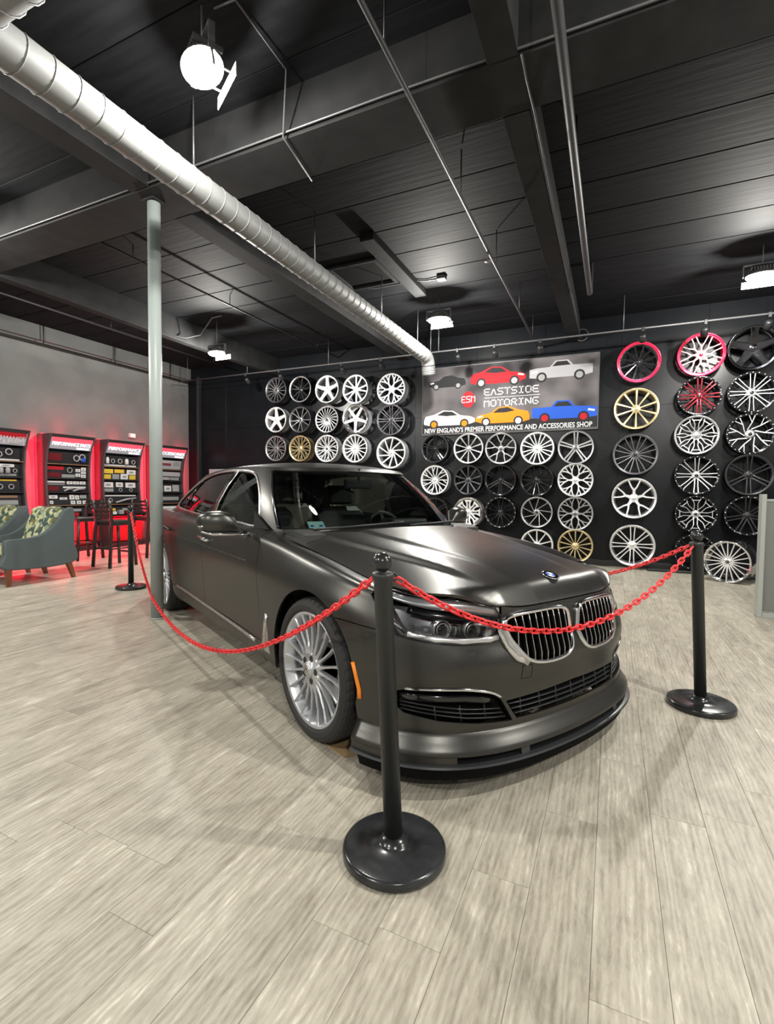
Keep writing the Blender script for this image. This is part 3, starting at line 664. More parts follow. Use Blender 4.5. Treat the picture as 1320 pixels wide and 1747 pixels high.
def prcar(s0, s1, t0, t1, m, prof='coupe', flip=False, wheelm='print_black', glass='print_black'):
    P = {'coupe': [(0, .25), (0, .45), (.08, .58), (.28, .68), (.42, .95), (.62, 1.0), (.80, .78), (.97, .68), (1, .45), (1, .22), (.86, .12), (.14, .12)],
         'truck': [(0, .2), (0, .62), (.12, .68), (.33, .70), (.42, 1.0), (.62, 1.0), (.70, .72), (1, .70), (1, .25), (.85, .15), (.15, .15)]}[prof]
    f = (lambda a: 1-a) if flip else (lambda a: a)
    X = lambda a: s0+(s1-s0)*f(a); Z = lambda b: t0+(t1-t0)*b
    flat('printed_car', [(X(a), Z(b)) for a, b in P], m)
    G = {'coupe': [(.33, .68), (.44, .90), (.60, .94), (.74, .74), (.55, .66)], 'truck': [(.37, .72), (.44, .94), (.60, .94), (.66, .73)]}[prof]
    flat('printed_window', [(X(a), Z(b)) for a, b in G], glass, -.002)
    r = (s1-s0)*BW*.085
    for a in (.2, .8):
        flat('printed_tyre', circ(X(a), Z(.2), r), 'print_black', -.0022); flat('printed_wheel', circ(X(a), Z(.2), r*.65), wheelm, -.003)
    flat('printed_headlamp', [(X(.03), Z(.5)), (X(.13), Z(.56)), (X(.14), Z(.47)), (X(.04), Z(.42))], 'print_white', -.0025)
flat('printed_floor', [(0, .02), (1, .02), (1, .17), (.0, .17)], 'print_black', -.0006)
prcar(.01, .33, .10, .36, 'print_white', wheelm='print_orange', flip=True)
prcar(.335, .645, .10, .37, 'print_orange', wheelm='print_white')
prcar(.66, 1.0-.003, .11, .40, 'print_blue', 'truck', wheelm='print_red', flip=True)
prcar(.30, .62, .67, .95, 'print_red', flip=True, wheelm='print_silver', glass='print_black')
prcar(.64, .97, .68, .95, 'print_silver', 'truck', wheelm='print_grey')
prcar(.04, .27, .68, .88, 'print_black', wheelm='print_grey')
flat('logo_disc', [(.288+.052*math.cos(a)*.80*(1.0 if abs(math.sin(a)) < .8 else 1), .50+.125*math.sin(a)) for a in np.linspace(0, 2*PI, 9)[:-1]+PI/8], 'print_red', -.002)
STK = {'E': [[(1, 1), (0, 1), (0, 0), (1, 0)], [(0, .5), (.85, .5)]], 'A': [[(0, 0), (.5, 1), (1, 0)]], 'S': [[(1, 1), (0, 1), (0, .5), (1, .5), (1, 0), (0, 0)]], 'T': [[(0, 1), (1, 1)], [(.5, 1), (.5, 0)]],
 'I': [[(.15, 1), (.85, 1)], [(.5, 1), (.5, 0)], [(.15, 0), (.85, 0)]], 'D': [[(0, 0), (0, 1), (.75, 1), (1, .8), (1, .2), (.75, 0), (0, 0)]], 'M': [[(0, 0), (0, 1), (.5, .75), (1, 1), (1, 0)]],
 'O': [[(0, 0), (0, 1), (1, 1), (1, 0), (0, 0)]], 'R': [[(0, 0), (0, 1), (1, 1), (1, .5), (0, .5)], [(.5, .5), (1, 0)]], 'N': [[(0, 0), (0, 1), (1, 0), (1, 1)]], 'G': [[(1, 1), (0, 1), (0, 0), (1, 0), (1, .5), (.5, .5)]]}
def stroke_text(txt, s0, s1, t0, t1, lw, parent=None):
    mb = MB(); n = len(txt); cw_ = (s1-s0)*BW/(n-.28); x0_ = s0*BW; z0_ = t0*BH; hh = (t1-t0)*BH; e = lw/2
    for i, ch in enumerate(txt):
        for pl_ in STK[ch]:
            P_ = [(x0_+i*cw_+a*cw_*.72, z0_+b*hh) for a, b in pl_]
            for (ax, az), (bx_, bz_) in zip(P_[:-1], P_[1:]):
                L_ = math.hypot(bx_-ax, bz_-az); dx_, dz_ = (bx_-ax)/L_*e, (bz_-az)/L_*e
                q = [(ax-dx_-dz_, az-dz_+dx_), (bx_+dx_-dz_, bz_+dz_+dx_), (bx_+dx_+dz_, bz_+dz_-dx_), (ax-dx_+dz_, az-dz_-dx_)]
                mb.prism(q, -.004, .0, 'Y')
    return link('lettering', mb.mesh('lettering', 'print_white'), bn)
def btext(txt, s, t, size, m, width, ext=.0012, bold=0, rotx=PI/2):
    me = text_mesh(txt, size, m, ext=ext, bold=bold, width=width*BW); return link('lettering', me, bn, (s*BW, -.003, t*BH), (PI/2, 0, 0))
stroke_text('ESM', .248, .328, .46, .545, .014)
stroke_text('EASTSIDE', .385, .69, .545, .63, .018)
stroke_text('MOTORING', .385, .69, .38, .465, .018)
flat('logo_line', [(.385, .50), (.70, .50), (.70, .506), (.385, .506)], 'print_white', -.002)
btext("NEW ENGLAND'S PREMIER PERFORMANCE AND ACCESSORIES SHOP", .495, .055, .125, 'print_white', .96, bold=.002)
# ------------------------------------------------------------------ the car (x forward from the front axle, y to its left, z up)
car = empty('sedan_car', (-.9093, 2.8316, 0), -.50155, 'large dark satin grey sedan parked behind the red chain', 'car')
def nat_basis(x):
    x = np.asarray(x, float); n = len(x); h = np.diff(x); A = np.eye(n); B = np.zeros((n, n))
    for i in range(1, n-1):
        A[i, i-1], A[i, i], A[i, i+1] = h[i-1], 2*(h[i-1]+h[i]), h[i]
        B[i, i-1], B[i, i], B[i, i+1] = 6/h[i-1], -6/h[i-1]-6/h[i], 6/h[i]
    Mx = np.linalg.solve(A, B)
    def f(t):
        t = np.clip(np.atleast_1d(np.asarray(t, float)), x[0], x[-1]); k = np.clip(np.searchsorted(x, t)-1, 0, n-2); hh = h[k]
        a = (x[k+1]-t)/hh; b = 1-a; r = np.zeros((len(t), n)); I = np.arange(len(t)); r[I, k] += a; r[I, k+1] += b
        return r+((a**3-a)*hh**2/6)[:, None]*Mx[k]+((b**3-b)*hh**2/6)[:, None]*Mx[k+1]
    return f
def ss(a, b, x): t = np.clip((x-a)/(b-a), 0, 1); return t*t*(3-2*t)
_hx = np.array([-.9, -.6, -.35, -.1, .2, .5, .68, .76, .84]); _hz = np.array([1.075, 1.05, 1.02, .992, .952, .902, .862, .838, .800])
_hd = np.array([.10, .095, .095, .105, .115, .10, .072, .055, .04])
_hb = nat_basis(_hx)
_lx = np.array([0, .2, .4, .56, .66, .71, .735]); _lxx = np.array([.838, .834, .806, .725, .610, .475, .30])
def hood_z(x, y):
    x = np.atleast_1d(np.asarray(x, float)); y = np.abs(np.atleast_1d(np.asarray(y, float)))
    B = _hb(x); z0 = B@_hz; d = B@_hd
    z = z0-d*(y/.76)**2.2
    fade = ss(.80, .45, x)
    yc = .60-.20*ss(-.6, .75, x)                 # outer crease
    z = z-.015*fade*ss(yc-.005, yc+.050, y)+.011*fade*ss(yc-.20, yc, y)
    yi = .34-.14*ss(-.4, .75, x)                   # inner crease
    z = z+.008*fade*ss(yi+.055, yi-.0, y)
    lead = np.interp(y, _lx, _lxx)-x; z = z-.046*(1-ss(-.01, .10, lead))**1.5*ss(.62, .45, y)
    return z
# outline of the widest line and the rows of the lower shell
K = [ # x, y, rows of (d,z) 0..8, top (x,y)
 (.880, 0,    [(.035, .20), (.0, .27), (.012, .37), (.000, .46), (-.006, .54), (.018, .605), (.026, .65), (.030, .69), (.034, .725)], (.838, 0)),
 (.872, .20,  [(.035, .20), (.0, .27), (.012, .37), (.000, .46), (-.006, .54), (.018, .605), (.026, .65), (.030, .69), (.034, .723)], (.834, .198)),
 (.845, .40,  [(.035, .20), (.0, .27), (.012, .37), (.000, .46), (-.004, .54), (.018, .605), (.028, .65), (.034, .69), (.040, .722)], (.806, .392)),
 (.790, .58,  [(.035, .20), (.0, .27), (.014, .37), (.002, .46), (-.002, .54), (.022, .605), (.036, .65), (.048, .70), (.066, .742)], (.725, .560)),
 (.700, .725, [(.030, .20), (.0, .27), (.014, .37), (.002, .46), (.008, .54), (.022, .61), (.038, .66), (.056, .71), (.082, .758)], (.610, .660)),
 (.560, .840, [(.025, .20), (.0, .27), (.012, .37), (.002, .46), (.006, .55), (.018, .63), (.036, .69), (.058, .745), (.088, .788)], (.475, .710)),
 (.380, .905, [(.022, .20), (.0, .28), (.008, .38), (.001, .47), (.003, .56), (.012, .65), (.026, .72), (.050, .78), (.084, .828)], (.300, .735)),
 (.150, .940, [(.030, .20), (.004, .28), (.004, .38), (.0, .48), (.000, .58), (.004, .67), (.014, .75), (.040, .82), (.086, .872)], (.100, .742)),
 (-.150, .950,[(.040, .20), (.008, .28), (.004, .39), (.0, .50), (.000, .61), (.002, .71), (.012, .79), (.040, .86), (.090, .912)], (-.150, .752)),
 (-.500, .945,[(.060, .20), (.022, .28), (.010, .39), (.006, .50), (.004, .62), (.0, .73), (.010, .81), (.035, .89), (.080, .948)], (-.500, .765)),
 (-.850, .940,[(.070, .20), (.032, .28), (.016, .39), (.012, .51), (.008, .63), (.0, .74), (.007, .82), (.026, .90), (.060, .965)], (-.850, .790)),
 (-1.30, .940,[(.070, .20), (.036, .28), (.020, .39), (.014, .51), (.008, .63), (.0, .74), (.004, .82), (.018, .90), (.050, .970)], (-1.30, .825)),
 (-1.90, .945,[(.072, .20), (.038, .28), (.020, .39), (.014, .51), (.008, .63), (.0, .75), (.003, .83), (.018, .91), (.052, .978)], (-1.90, .825)),
 (-2.50, .948,[(.070, .20), (.034, .28), (.016, .39), (.010, .51), (.006, .64), (.0, .76), (.003, .84), (.020, .92), (.060, .985)], (-2.50, .820)),
 (-3.00, .951,[(.050, .20), (.016, .28), (.006, .39), (.002, .51), (.000, .64), (.0, .76), (.008, .85), (.032, .935), (.080, .998)], (-3.00, .800)),
 (-3.40, .950,[(.040, .20), (.010, .28), (.004, .39), (.0, .51), (.000, .64), (.004, .77), (.018, .86), (.050, .945), (.105, 1.010)], (-3.40, .765)),
 (-3.80, .920,[(.035, .20), (.008, .28), (.002, .39), (.0, .51), (.004, .64), (.012, .77), (.030, .86), (.060, .95), (.105, 1.015)], (-3.80, .725)),
 (-4.10, .845,[(.035, .20), (.006, .28), (.000, .39), (.0, .51), (.010, .64), (.022, .77), (.040, .86), (.065, .95), (.10, 1.015)], (-4.02, .670)),
 (-4.28, .680,[(.035, .22), (.006, .30), (.000, .39), (.004, .51), (.020, .64), (.035, .77), (.055, .86), (.075, .95), (.11, 1.010)], (-4.13, .560)),
 (-4.35, .420,[(.035, .22), (.006, .30), (.000, .39), (.004, .51), (.025, .64), (.042, .77), (.060, .86), (.080, .95), (.12, 1.005)], (-4.18, .380)),
 (-4.36, 0,   [(.035, .22), (.006, .30), (.000, .39), (.004, .51), (.025, .64), (.045, .77), (.065, .86), (.085, .95), (.13, 1.005)], (-4.20, 0)),
]
def deck_z(x, y): # trunk deck
    x = np.atleast_1d(x); y = np.atleast_1d(y); return 1.062-.03*ss(-3.7, -4.2, x)-.045*(np.abs(y)/.7)**2.5
_o = np.array([(k[0], k[1]) for k in K]); full = np.vstack([_o[:0:-1]*[1, -1], _o]); nK = len(K)
_ul = np.concatenate([[0], np.cumsum(np.linalg.norm(np.diff(full, axis=0), axis=1))]); U0 = _ul[nK-1]; UK = _ul-U0
UB = nat_basis(UK); VB = nat_basis(np.arange(10.))
_o_s = lambda t: UB(t)@full
def _grid():
    G = np.zeros((len(UK), 10, 3))
    for j, u in enumerate(UK):
        i = abs(j-(nK-1)); sg = 1 if j >= nK-1 else -1; k = K[i]
        t = (_o_s(u+1e-3)-_o_s(u-1e-3))[0]; t /= np.linalg.norm(t); nrm = np.array([t[1], -t[0]])
        if i in (0, nK-1): nrm = np.array([1., 0]) if i == 0 else np.array([-1., 0])
        for v, (d, z) in enumerate(k[2]):
            G[j, v] = (k[0]-nrm[0]*d, sg*k[1]-nrm[1]*d, z)
        tx, ty = k[3]
        if tx > -.84: tz = hood_z(tx, ty)[0]-.002
        elif tx > -3.3: tz = np.interp(-tx, [.84, 1.3, 2, 3, 3.3], [.992, .996, 1.0, 1.02, 1.03])
        else: tz = deck_z(tx, ty)[0]
        G[j, 9] = (tx, sg*ty, tz)
    return G
GR = _grid(); UMAX = UK[-1]
def S(u, v):
    A = UB(u); Bv = VB(v); return np.einsum('ij,jkl,ik->il', A, GR, Bv)
_tu = np.linspace(-UMAX, UMAX, 900); _tv = np.linspace(0, 9, 73)
_TU, _TV = np.meshgrid(_tu, _tv, indexing='ij'); _TS = np.einsum('ij,jkl,mk->iml', UB(_tu), GR, VB(_tv))
def inv(surf, TS, TU, TV, pts, ax, mask=None):
    out = []
    P = TS[..., ax]
    for p in pts:
        d = ((P-np.array(p))**2).sum(-1)
        if mask is not None: d = d+mask*1e3
        k = np.unravel_index(np.argmin(d), d.shape); q = np.array([TU[k], TV[k]])
        for _ in range(8):
            e = 1e-4; f0 = surf(q[:1], q[1:])[0, ax]-p; fu = surf(q[:1]+e, q[1:])[0, ax]-p; fv = surf(q[:1], q[1:]+e)[0, ax]-p
            J = np.array([(fu-f0)/e, (fv-f0)/e]).T
            try: st = np.linalg.solve(J, -f0)
            except Exception: break
            q = q+np.clip(st, -.2, .2)
        out.append(q)
    return np.array(out)
_ms = (_TU < 0)|(np.abs(_TS[..., 1]) < .5)
_mf = (_TS[..., 0] < .30)
def side(pts): return inv(S, _TS, _TU, _TV, pts, [0, 2], _ms)       # (x,z) on the left (+y) side
def front(pts): return inv(S, _TS, _TU, _TV, pts, [1, 2], _mf)     # (y,z) on the nose
def dens(loop, h):
    loop = np.asarray(loop, float); out = []
    for i in range(len(loop)):
        a, b = loop[i], loop[(i+1) % len(loop)]; n = max(1, int(math.ceil(np.hypot(b[0]-a[0], (b[1]-a[1])*.08)/h)))
        for k in range(n): out.append(a+(b-a)*k/n)
    return np.array(out)
def inset(loop, d, sc):
    q = loop*sc; area = .5*np.sum(q[:, 0]*np.roll(q[:, 1], -1)-np.roll(q[:, 0], -1)*q[:, 1]); s = 1 if area > 0 else -1
    t = np.roll(q, -1, 0)-np.roll(q, 1, 0); L = np.linalg.norm(t, axis=1)+1e-9; n = np.stack([-t[:, 1], t[:, 0]], 1)/L[:, None]*s
    return (q+n*d)/sc
def inside(pts, loops):
    r = np.zeros(len(pts), bool)
    for lp_ in loops:
        x, y = lp_[:, 0], lp_[:, 1]; x2, y2 = np.roll(x, -1), np.roll(y, -1)
        for k in range(len(lp_)):
            c = (y[k] > pts[:, 1]) != (y2[k] > pts[:, 1])
            if not c.any(): continue
            xx = (x2[k]-x[k])*(pts[:, 1]-y[k])/((y2[k]-y[k]) or 1e-12)+x[k]; r ^= c & (pts[:, 0] < xx)
    return r
def normal_of(surf, a, b, ea=1e-3, eb=1e-3):
    n = np.cross(surf(a+ea, b)-surf(a-ea, b), surf(a, b+eb)-surf(a, b-eb)); return n/(np.linalg.norm(n, axis=1)[:, None]+1e-12)
def patch(name, loops, surf, m, parent=None, sc=(1, .08), h=.035, lip=.012, gap=.0022, off=0.0, sgn=1, mirror=False, thick=None):
    """a panel cut out of a smooth surface: conforming triangulation, exact normals, turned-in edges"""
    sc = np.array(sc); L0 = []
    for i, lp_ in enumerate(loops):
        a = np.array(lp_, float)
        keep = np.linalg.norm((a-np.roll(a, 1, 0))*sc, axis=1) > 1e-5; a = a[keep]
        L0.append(inset(a, gap if i == 0 else -gap, sc))
    Q = [l*sc for l in L0]; vs = []; ed = []
    for q in Q:
        o = len(vs); vs += [Vector(p) for p in q]; ed += [(o+i, o+(i+1) % len(q)) for i in range(len(q))]
    mn, mx_ = Q[0].min(0), Q[0].max(0)
    gx, gy = np.meshgrid(np.arange(mn[0]+h/2, mx_[0], h), np.arange(mn[1]+h/2, mx_[1], h*.62)); g = np.stack([gx.ravel(), gy.ravel()], 1)
    g = g[inside(g, Q)]
    if len(g):
        bd = np.vstack(Q); dmin = np.full(len(g), 9.)
        for c in range(0, len(bd), 200): dmin = np.minimum(dmin, np.sqrt(((g[:, None]-bd[None, c:c+200])**2).sum(-1)).min(1))
        g = g[dmin > h*.3]
    vs += [Vector(p) for p in g]
    V, E, F = delaunay_2d_cdt(vs, ed, [], 0, 1e-7)[:3]
    P = np.array([(p[0], p[1]) for p in V]); F = [f for f in F if len(f) == 3]
    cen = np.array([P[list(f)].mean(0) for f in F]); ok = inside(cen, Q); F = [f for f, k in zip(F, ok) if k]
    uv = P/sc; X = surf(uv[:, 0], uv[:, 1]); N = normal_of(surf, uv[:, 0], uv[:, 1])*sgn
    X = X+N*off
    F2 = []
    for f in F:
        n = np.cross(X[f[1]]-X[f[0]], X[f[2]]-X[f[0]]); F2.append(tuple(f) if n@N[f[0]] > 0 else (f[0], f[2], f[1]))
    cnt = {}
    for f in F2:
        for i in range(3): cnt[(f[i], f[(i+1) % 3])] = 1
    bnd = [(a, b) for a, b in cnt if (b, a) not in cnt]
    nv = len(X); bi = sorted({a for e in bnd for a in e}); mp_ = {a: nv+i for i, a in enumerate(bi)}
    Xl = X[bi]-N[bi]*lip; XX = np.vstack([X, Xl]) if lip else X
    faces = list(F2); loopn = [N[i] for f in F2 for i in f]
    if lip:
        for a, b in bnd:
            f = (b, a, mp_[a], mp_[b]); faces.append(f); e1 = XX[f[1]]-XX[f[0]]; e2 = XX[f[3]]-XX[f[0]]; n = np.cross(e1, e2); n = n/(np.linalg.norm(n)+1e-9); loopn += [n]*4
    if mirror:
        XX = XX*[1, -1, 1]; faces = [tuple(reversed(f)) for f in faces]
        ln = []; k = 0
        for f in faces: seg = loopn[k:k+len(f)]; k += len(f); ln += [x*np.array([1, -1, 1]) for x in reversed(seg)]
        loopn = ln
    me = bpy.data.meshes.new(name); me.from_pydata([tuple(map(float, p)) for p in XX], [], faces); me.materials.append(M[m] if isinstance(m, str) else m)
    me.polygons.foreach_set('use_smooth', [True]*len(faces)); me.update()
    if len(loopn) == len(me.loops): me.normals_split_custom_set([tuple(map(float, x)) for x in loopn])
    return link(name, me, parent or car)
def both(name, loops, surf, m, **k):
    """left then right copy"""
    a = patch(name, loops, surf, m, **k); b = patch(name, loops, surf, m, mirror=True, **k); return a, b
def arc_xz(cx_, cz_, r, a0, a1, n): return [(cx_+r*math.cos(a), cz_+r*math.sin(a)) for a in np.linspace(a0, a1, n)]
def lin(p, q, n): return [(p[0]+(q[0]-p[0])*t, p[1]+(q[1]-p[1])*t) for t in np.linspace(0, 1, n, endpoint=False)]
def pline(pts, h=.03, close=False):
    out = []
    P = list(pts)+([pts[0]] if close else [])
    for a, b in zip(P[:-1], P[1:]): out += lin(a, b, max(1, int(math.hypot(b[0]-a[0], b[1]-a[1])/h)))
    if not close: out.append(P[-1])
    return out
def smooth_loop(pts, n=60, closed=True):
    """Catmull-Rom through the points"""
    P = np.array(pts, float); out = []; N = len(P)
    rng = range(N) if closed else range(N-1)
    k = max(2, n//N)
    for i in rng:
        p0, p1, p2, p3 = (P[(i-1) % N], P[i], P[(i+1) % N], P[(i+2) % N]) if closed else (P[max(i-1, 0)], P[i], P[i+1], P[min(i+2, N-1)])
        for t in np.arange(k)/k: out.append(.5*((2*p1)+(-p0+p2)*t+(2*p0-5*p1+4*p2-p3)*t*t+(-p0+3*p1-3*p2+p3)*t**3))
    if not closed: out.append(P[-1])
    return [tuple(p) for p in out]
def u_of_x(x):  # outline station of the +y side
    return float(np.interp(-x, -_o[:, 0], UK[nK-1:]))
def top_uv(u0, u1, n, v=9.0): return [(u, v) for u in np.linspace(u0, u1, n)]
RA = .392       # wheel arch radius
ZW = .360
# --- key seams
hl_top_v = 8.72
A = front
# headlight outline (y,z)/(x,z) corners as uv
hl = []
hl_in_t = A([(.425, .722)])[0]; hl_in_b = A([(.450, .625)])[0]
hl_bot = A([(.50, .618), (.60, .616), (.70, .624)])
hl_rb = side([(.600, .640), (.545, .655)])
hl_rt = side([(.475, .735), (.405, .800)])
u_rt = hl_rt[-1][0]
hl_poly = [tuple(hl_in_b)]+[tuple(p) for p in hl_bot]+[tuple(p) for p in hl_rb]+[tuple(p) for p in hl_rt]
topl = [(u, hl_top_v-.0*(u)) for u in np.linspace(u_rt-.04, hl_in_t[0]+.03, 10)]
hl_poly += topl+[tuple(hl_in_t)]
hl_poly = dens(hl_poly, .02)
# kidney outlines (y,z)
kid = smooth_loop([(.035, .66), (.030, .60), (.055, .545), (.12, .520), (.24, .518), (.33, .540), (.385, .60), (.415, .665), (.412, .708), (.350, .728), (.22, .733), (.10, .730), (.048, .712)], 78)
kid_uv = front(kid)
mir = lambda a: np.array(a)*[-1, 1]
low_c = front(pline([(-.375, .290), (.375, .290), (.420, .365), (.0, .378), (-.420, .365)], .04, True))
low_s = front(pline([(.400, .285), (.56, .296), (.70, .312), (.80, .335), (.828, .37), (.825, .415), (.79, .435), (.60, .432), (.50, .410), (.445, .372)], .025, True))
# bumper: from arch to arch round the nose
bs = [(.40, .20)]+[p for p in arc_xz(0, ZW, RA, math.radians(-6), math.radians(52), 16)]
b_end = side([bs[0]])[0]; bs_uv = side(bs[1:])
seam_bf = side(pline([(.248, .672), (.35, .668), (.46, .662), (.545, .655)], .05))   # bumper / fender seam
bump_side = [tuple(p) for p in bs_uv]+[tuple(p) for p in seam_bf[1:]]
hb = [tuple(p) for p in hl_poly]
# bumper upper boundary follows the hood edge between the lights
ub0 = b_end[0]
outer = [(-u, v) for u, v in reversed(bump_side)]+[(-ub0, 0.0)]
nb = 60
outer += [(u, 0.0) for u in np.linspace(-ub0, ub0, nb)][1:-1]+[(ub0, 0.0)]+bump_side
# continue over the headlight bottom to its inner top, then along the hood edge
i_bot = [tuple(hl_rb[1]), tuple(hl_rb[0])]+[tuple(p) for p in hl_bot[::-1]]+[tuple(hl_in_b), tuple(hl_in_t), (hl_in_t[0]+.0, 9.0)]
right = dens(i_bot+[(0, 9.0)], .02)[:-1]
right = [tuple(p) for p in right if p[0] > 1e-4 or p[1] < 8.99]
right = [p for p in right if not (abs(p[0]) < 1e-6)]
cut = [k for k, p in enumerate(right) if p[1] >= 8.9999]
path_r = []
for a, b in zip(i_bot[:-1], i_bot[1:]): path_r += [tuple(x) for x in np.array(lin(a, b, max(1, int(np.hypot(b[0]-a[0], (b[1]-a[1])*.08)/.02))))]
path_r.append(i_bot[-1])
hood_lead = [(u, 9.0) for u in np.linspace(i_bot[-1][0], -i_bot[-1][0], 30)][1:-1]
outer = outer+path_r[1:]+hood_lead+[(-u, v) for u, v in reversed(path_r)][:-1]
bmp = patch('front_bumper', [outer, kid_uv, mir(kid_uv), low_c, low_s, mir(low_s)], S, 'paint', h=.03)
def sideP(pts): return [tuple(p) for p in side(pts)]
# front fender
f_arch = arc_xz(0, ZW, RA, math.radians(52.5), math.radians(188), 34)
f_poly = sideP(f_arch)+[(u_of_x(-.40), 0.0)]
f_poly = sideP(f_arch)+sideP(pline([(-.43, .225), (-.62, .225), (-.635, .60), (-.66, .80), (-.70, .93)], .05))
uA = u_of_x(-.80)
f_poly += [(uA-.04, 8.6), (uA, 9.0)]+top_uv(uA, u_rt+.02, 30)[1:]+[tuple(p) for p in dens([topl[0], hl_rt[1], hl_rt[0], hl_rb[1], hl_rb[1]+1e-4], .03)[:-1] if True][:0]+[tuple(topl[0]), tuple(hl_rt[1]), tuple(hl_rt[0]), tuple(hl_rb[1])]+[tuple(p) for p in seam_bf[::-1][1:-1]]
f_poly = [p for p in f_poly]
both('front_fender', [dens(f_poly, .04)], S, 'paint')
# doors, sill, quarter panel
RAX = -3.21
d_top = lambda x0, x1, n: top_uv(u_of_x(x0), u_of_x(x1), n, 8.93)
fd = sideP(pline([(-.70, .93), (-.66, .80), (-.635, .60), (-.62, .345), (-1.76, .345), (-1.80, .60), (-1.80, .93)], .05))+[tuple(p) for p in d_top(-1.80, -.78, 24)]
fdl, fdr = both('front_door', [dens(fd, .05)], S, 'paint')
ra = arc_xz(RAX, ZW, RA, math.radians(0), math.radians(60), 18)
rd = sideP(pline([(-1.80, .93), (-1.80, .60), (-1.76, .345), (-2.74, .345)], .05))+sideP([p for p in arc_xz(RAX, ZW, RA+.03, math.radians(-2), math.radians(62), 16)])+sideP(pline([(-3.02, .80), (-3.06, .93)], .05))+[tuple(p) for p in d_top(-3.08, -1.80, 26)]
rdl, rdr = both('rear_door', [dens(rd, .05)], S, 'paint')
sl = sideP(pline([(-.62, .345), (-.62, .225)], .03))[:-1]+[(u, .02) for u in np.linspace(u_of_x(-.64), u_of_x(-2.80), 30)]+sideP(pline([(-2.80, .28), (-2.775, .345)], .03))+sideP(pline([(-2.775, .345), (-.62, .345)], .08))[1:-1]
both('side_sill', [dens(sl, .05)], S, 'paint')
ra2 = arc_xz(RAX, ZW, RA, math.radians(182), math.radians(0), 44)
q_ = sideP(pline([(-3.06, .93), (-3.02, .80)], .05))+sideP([p for p in arc_xz(RAX, ZW, RA+.03, math.radians(62), math.radians(2), 16)])+sideP(arc_xz(RAX, ZW, RA, math.radians(2), math.radians(182), 40))+sideP(pline([(-3.66, .34), (-4.15, .34)], .05))
uq = q_[-1][0]; q_ += [(uq, v) for v in np.linspace(q_[-1][1]+.3, 9, 16)]+top_uv(uq, u_of_x(-3.09), 20)[1:]
both('rear_quarter_panel', [dens(q_, .05)], S, 'paint')
rb_ = sideP(arc_xz(RAX, ZW, RA, math.radians(184), math.radians(200), 5))
rbp = sideP([(-3.64, .335), (-3.60, .235)])
rbp = [rbp[0], rbp[1]]+[(u, 0.1) for u in np.linspace(rbp[1][0]+.02, UMAX, 30)]+[(UMAX, v) for v in np.linspace(.5, 8.9, 20)]+[(uq, 8.9)]+[(uq, v) for v in np.linspace(8.5, q_[0][1], 2)][:0]+[(uq, 4.0), (uq, sideP([(-4.15, .34)])[0][1])]
both('rear_bumper', [dens(rbp, .05)], S, 'paint', gap=.001)
# dark shell behind the gaps
def core():
    us = np.linspace(-UMAX, UMAX, 240); vs_ = np.linspace(0, 9, 26)
    U, V = np.meshgrid(us, vs_, indexing='ij'); X = S(U.ravel(), V.ravel()); N = normal_of(S, U.ravel(), V.ravel())
    s = np.sign(np.sum(N*X, 1).mean()); X = X-N*.019*s
    n2 = len(vs_); fs = []
    for i in range(len(us)-1):
        for j in range(n2-1):
            c = X[[i*n2+j, (i+1)*n2+j, (i+1)*n2+j+1, i*n2+j+1]].mean(0)
            if min(math.hypot(c[0], c[2]-ZW), math.hypot(c[0]-RAX, c[2]-ZW)) < RA+.03 and abs(c[1]) > .5: continue
            if c[0] > .55 and (abs(c[1]) < .44 and .49 < c[2] < .77): continue
            if c[0] > .30 and c[2] > .60 and abs(c[1]) > .40: continue
            if c[0] > .5 and c[2] < .45: continue
            fs.append((i*n2+j, (i+1)*n2+j, (i+1)*n2+j+1, i*n2+j+1))
    mb = MB(); mb.add([tuple(p) for p in X], fs, sm=True)
    mb.box(-4.2, .62, -.80, .80, .17, .20)                  # underbody
    mb.box(-4.25, -3.70, -.68, .68, .21, .9); mb.box(-.20, .45, -.50, .50, .21, .80)
    return mb.build('body_core', 'inner_black', car)
SGN = 1
core()
# hood
T9 = S(np.linspace(-uA, uA, 120), np.full(120, 9.0))
def xy_surf(fn): return lambda x, y: np.stack([x, y, fn(x, y)], 1)
cowl_y = np.linspace(-1, 1, 40)
def cowl_x(y): return -.30-.10*(np.abs(y)/.5)**2.0*0.9-.30*(np.abs(y)/.78)**5
rear_edge = [(float(cowl_x(y)), float(y)) for y in np.linspace(-.77, .77, 50)]
# hood polygon: seam from right cowl corner forward round to the left, then back across
seam_xy = [(float(p[0]), float(p[1])) for p in T9 if p[0] > -.74]
hp = seam_xy+[(x, y) for x, y in reversed(rear_edge) if x > -.74 and abs(y) < .765]
patch('hood', [np.array(hp)], xy_surf(hood_z), 'paint', sc=(1, 1), h=.018, gap=.003, off=.001)
# ------------------------------------------------ greenhouse
def roof_z(x, y):
    x = np.atleast_1d(np.asarray(x, float)); y = np.atleast_1d(np.asarray(y, float))
    zc = np.interp(x, [-3.6, -3.38, -3.1, -2.7, -2.3, -1.85, -1.5, -1.2, -1.0, -.8], [1.30, 1.355, 1.405, 1.450, 1.475, 1.487, 1.480, 1.456, 1.425, 1.38])
    return zc-.046*(np.abs(y)/.60)**2.4
_rx = np.array([-3.6, -3.38, -3.1, -2.7, -2.3, -1.85, -1.5, -1.2, -1.0, -.8]); _rz = np.array([1.30, 1.355, 1.405, 1.450, 1.475, 1.487, 1.480, 1.456, 1.425, 1.38]); _rbz = nat_basis(_rx)
def roof_z(x, y):
    x = np.atleast_1d(np.asarray(x, float)); y = np.atleast_1d(np.asarray(y, float)); return _rbz(x)@_rz-.046*(np.abs(y)/.60)**2.4
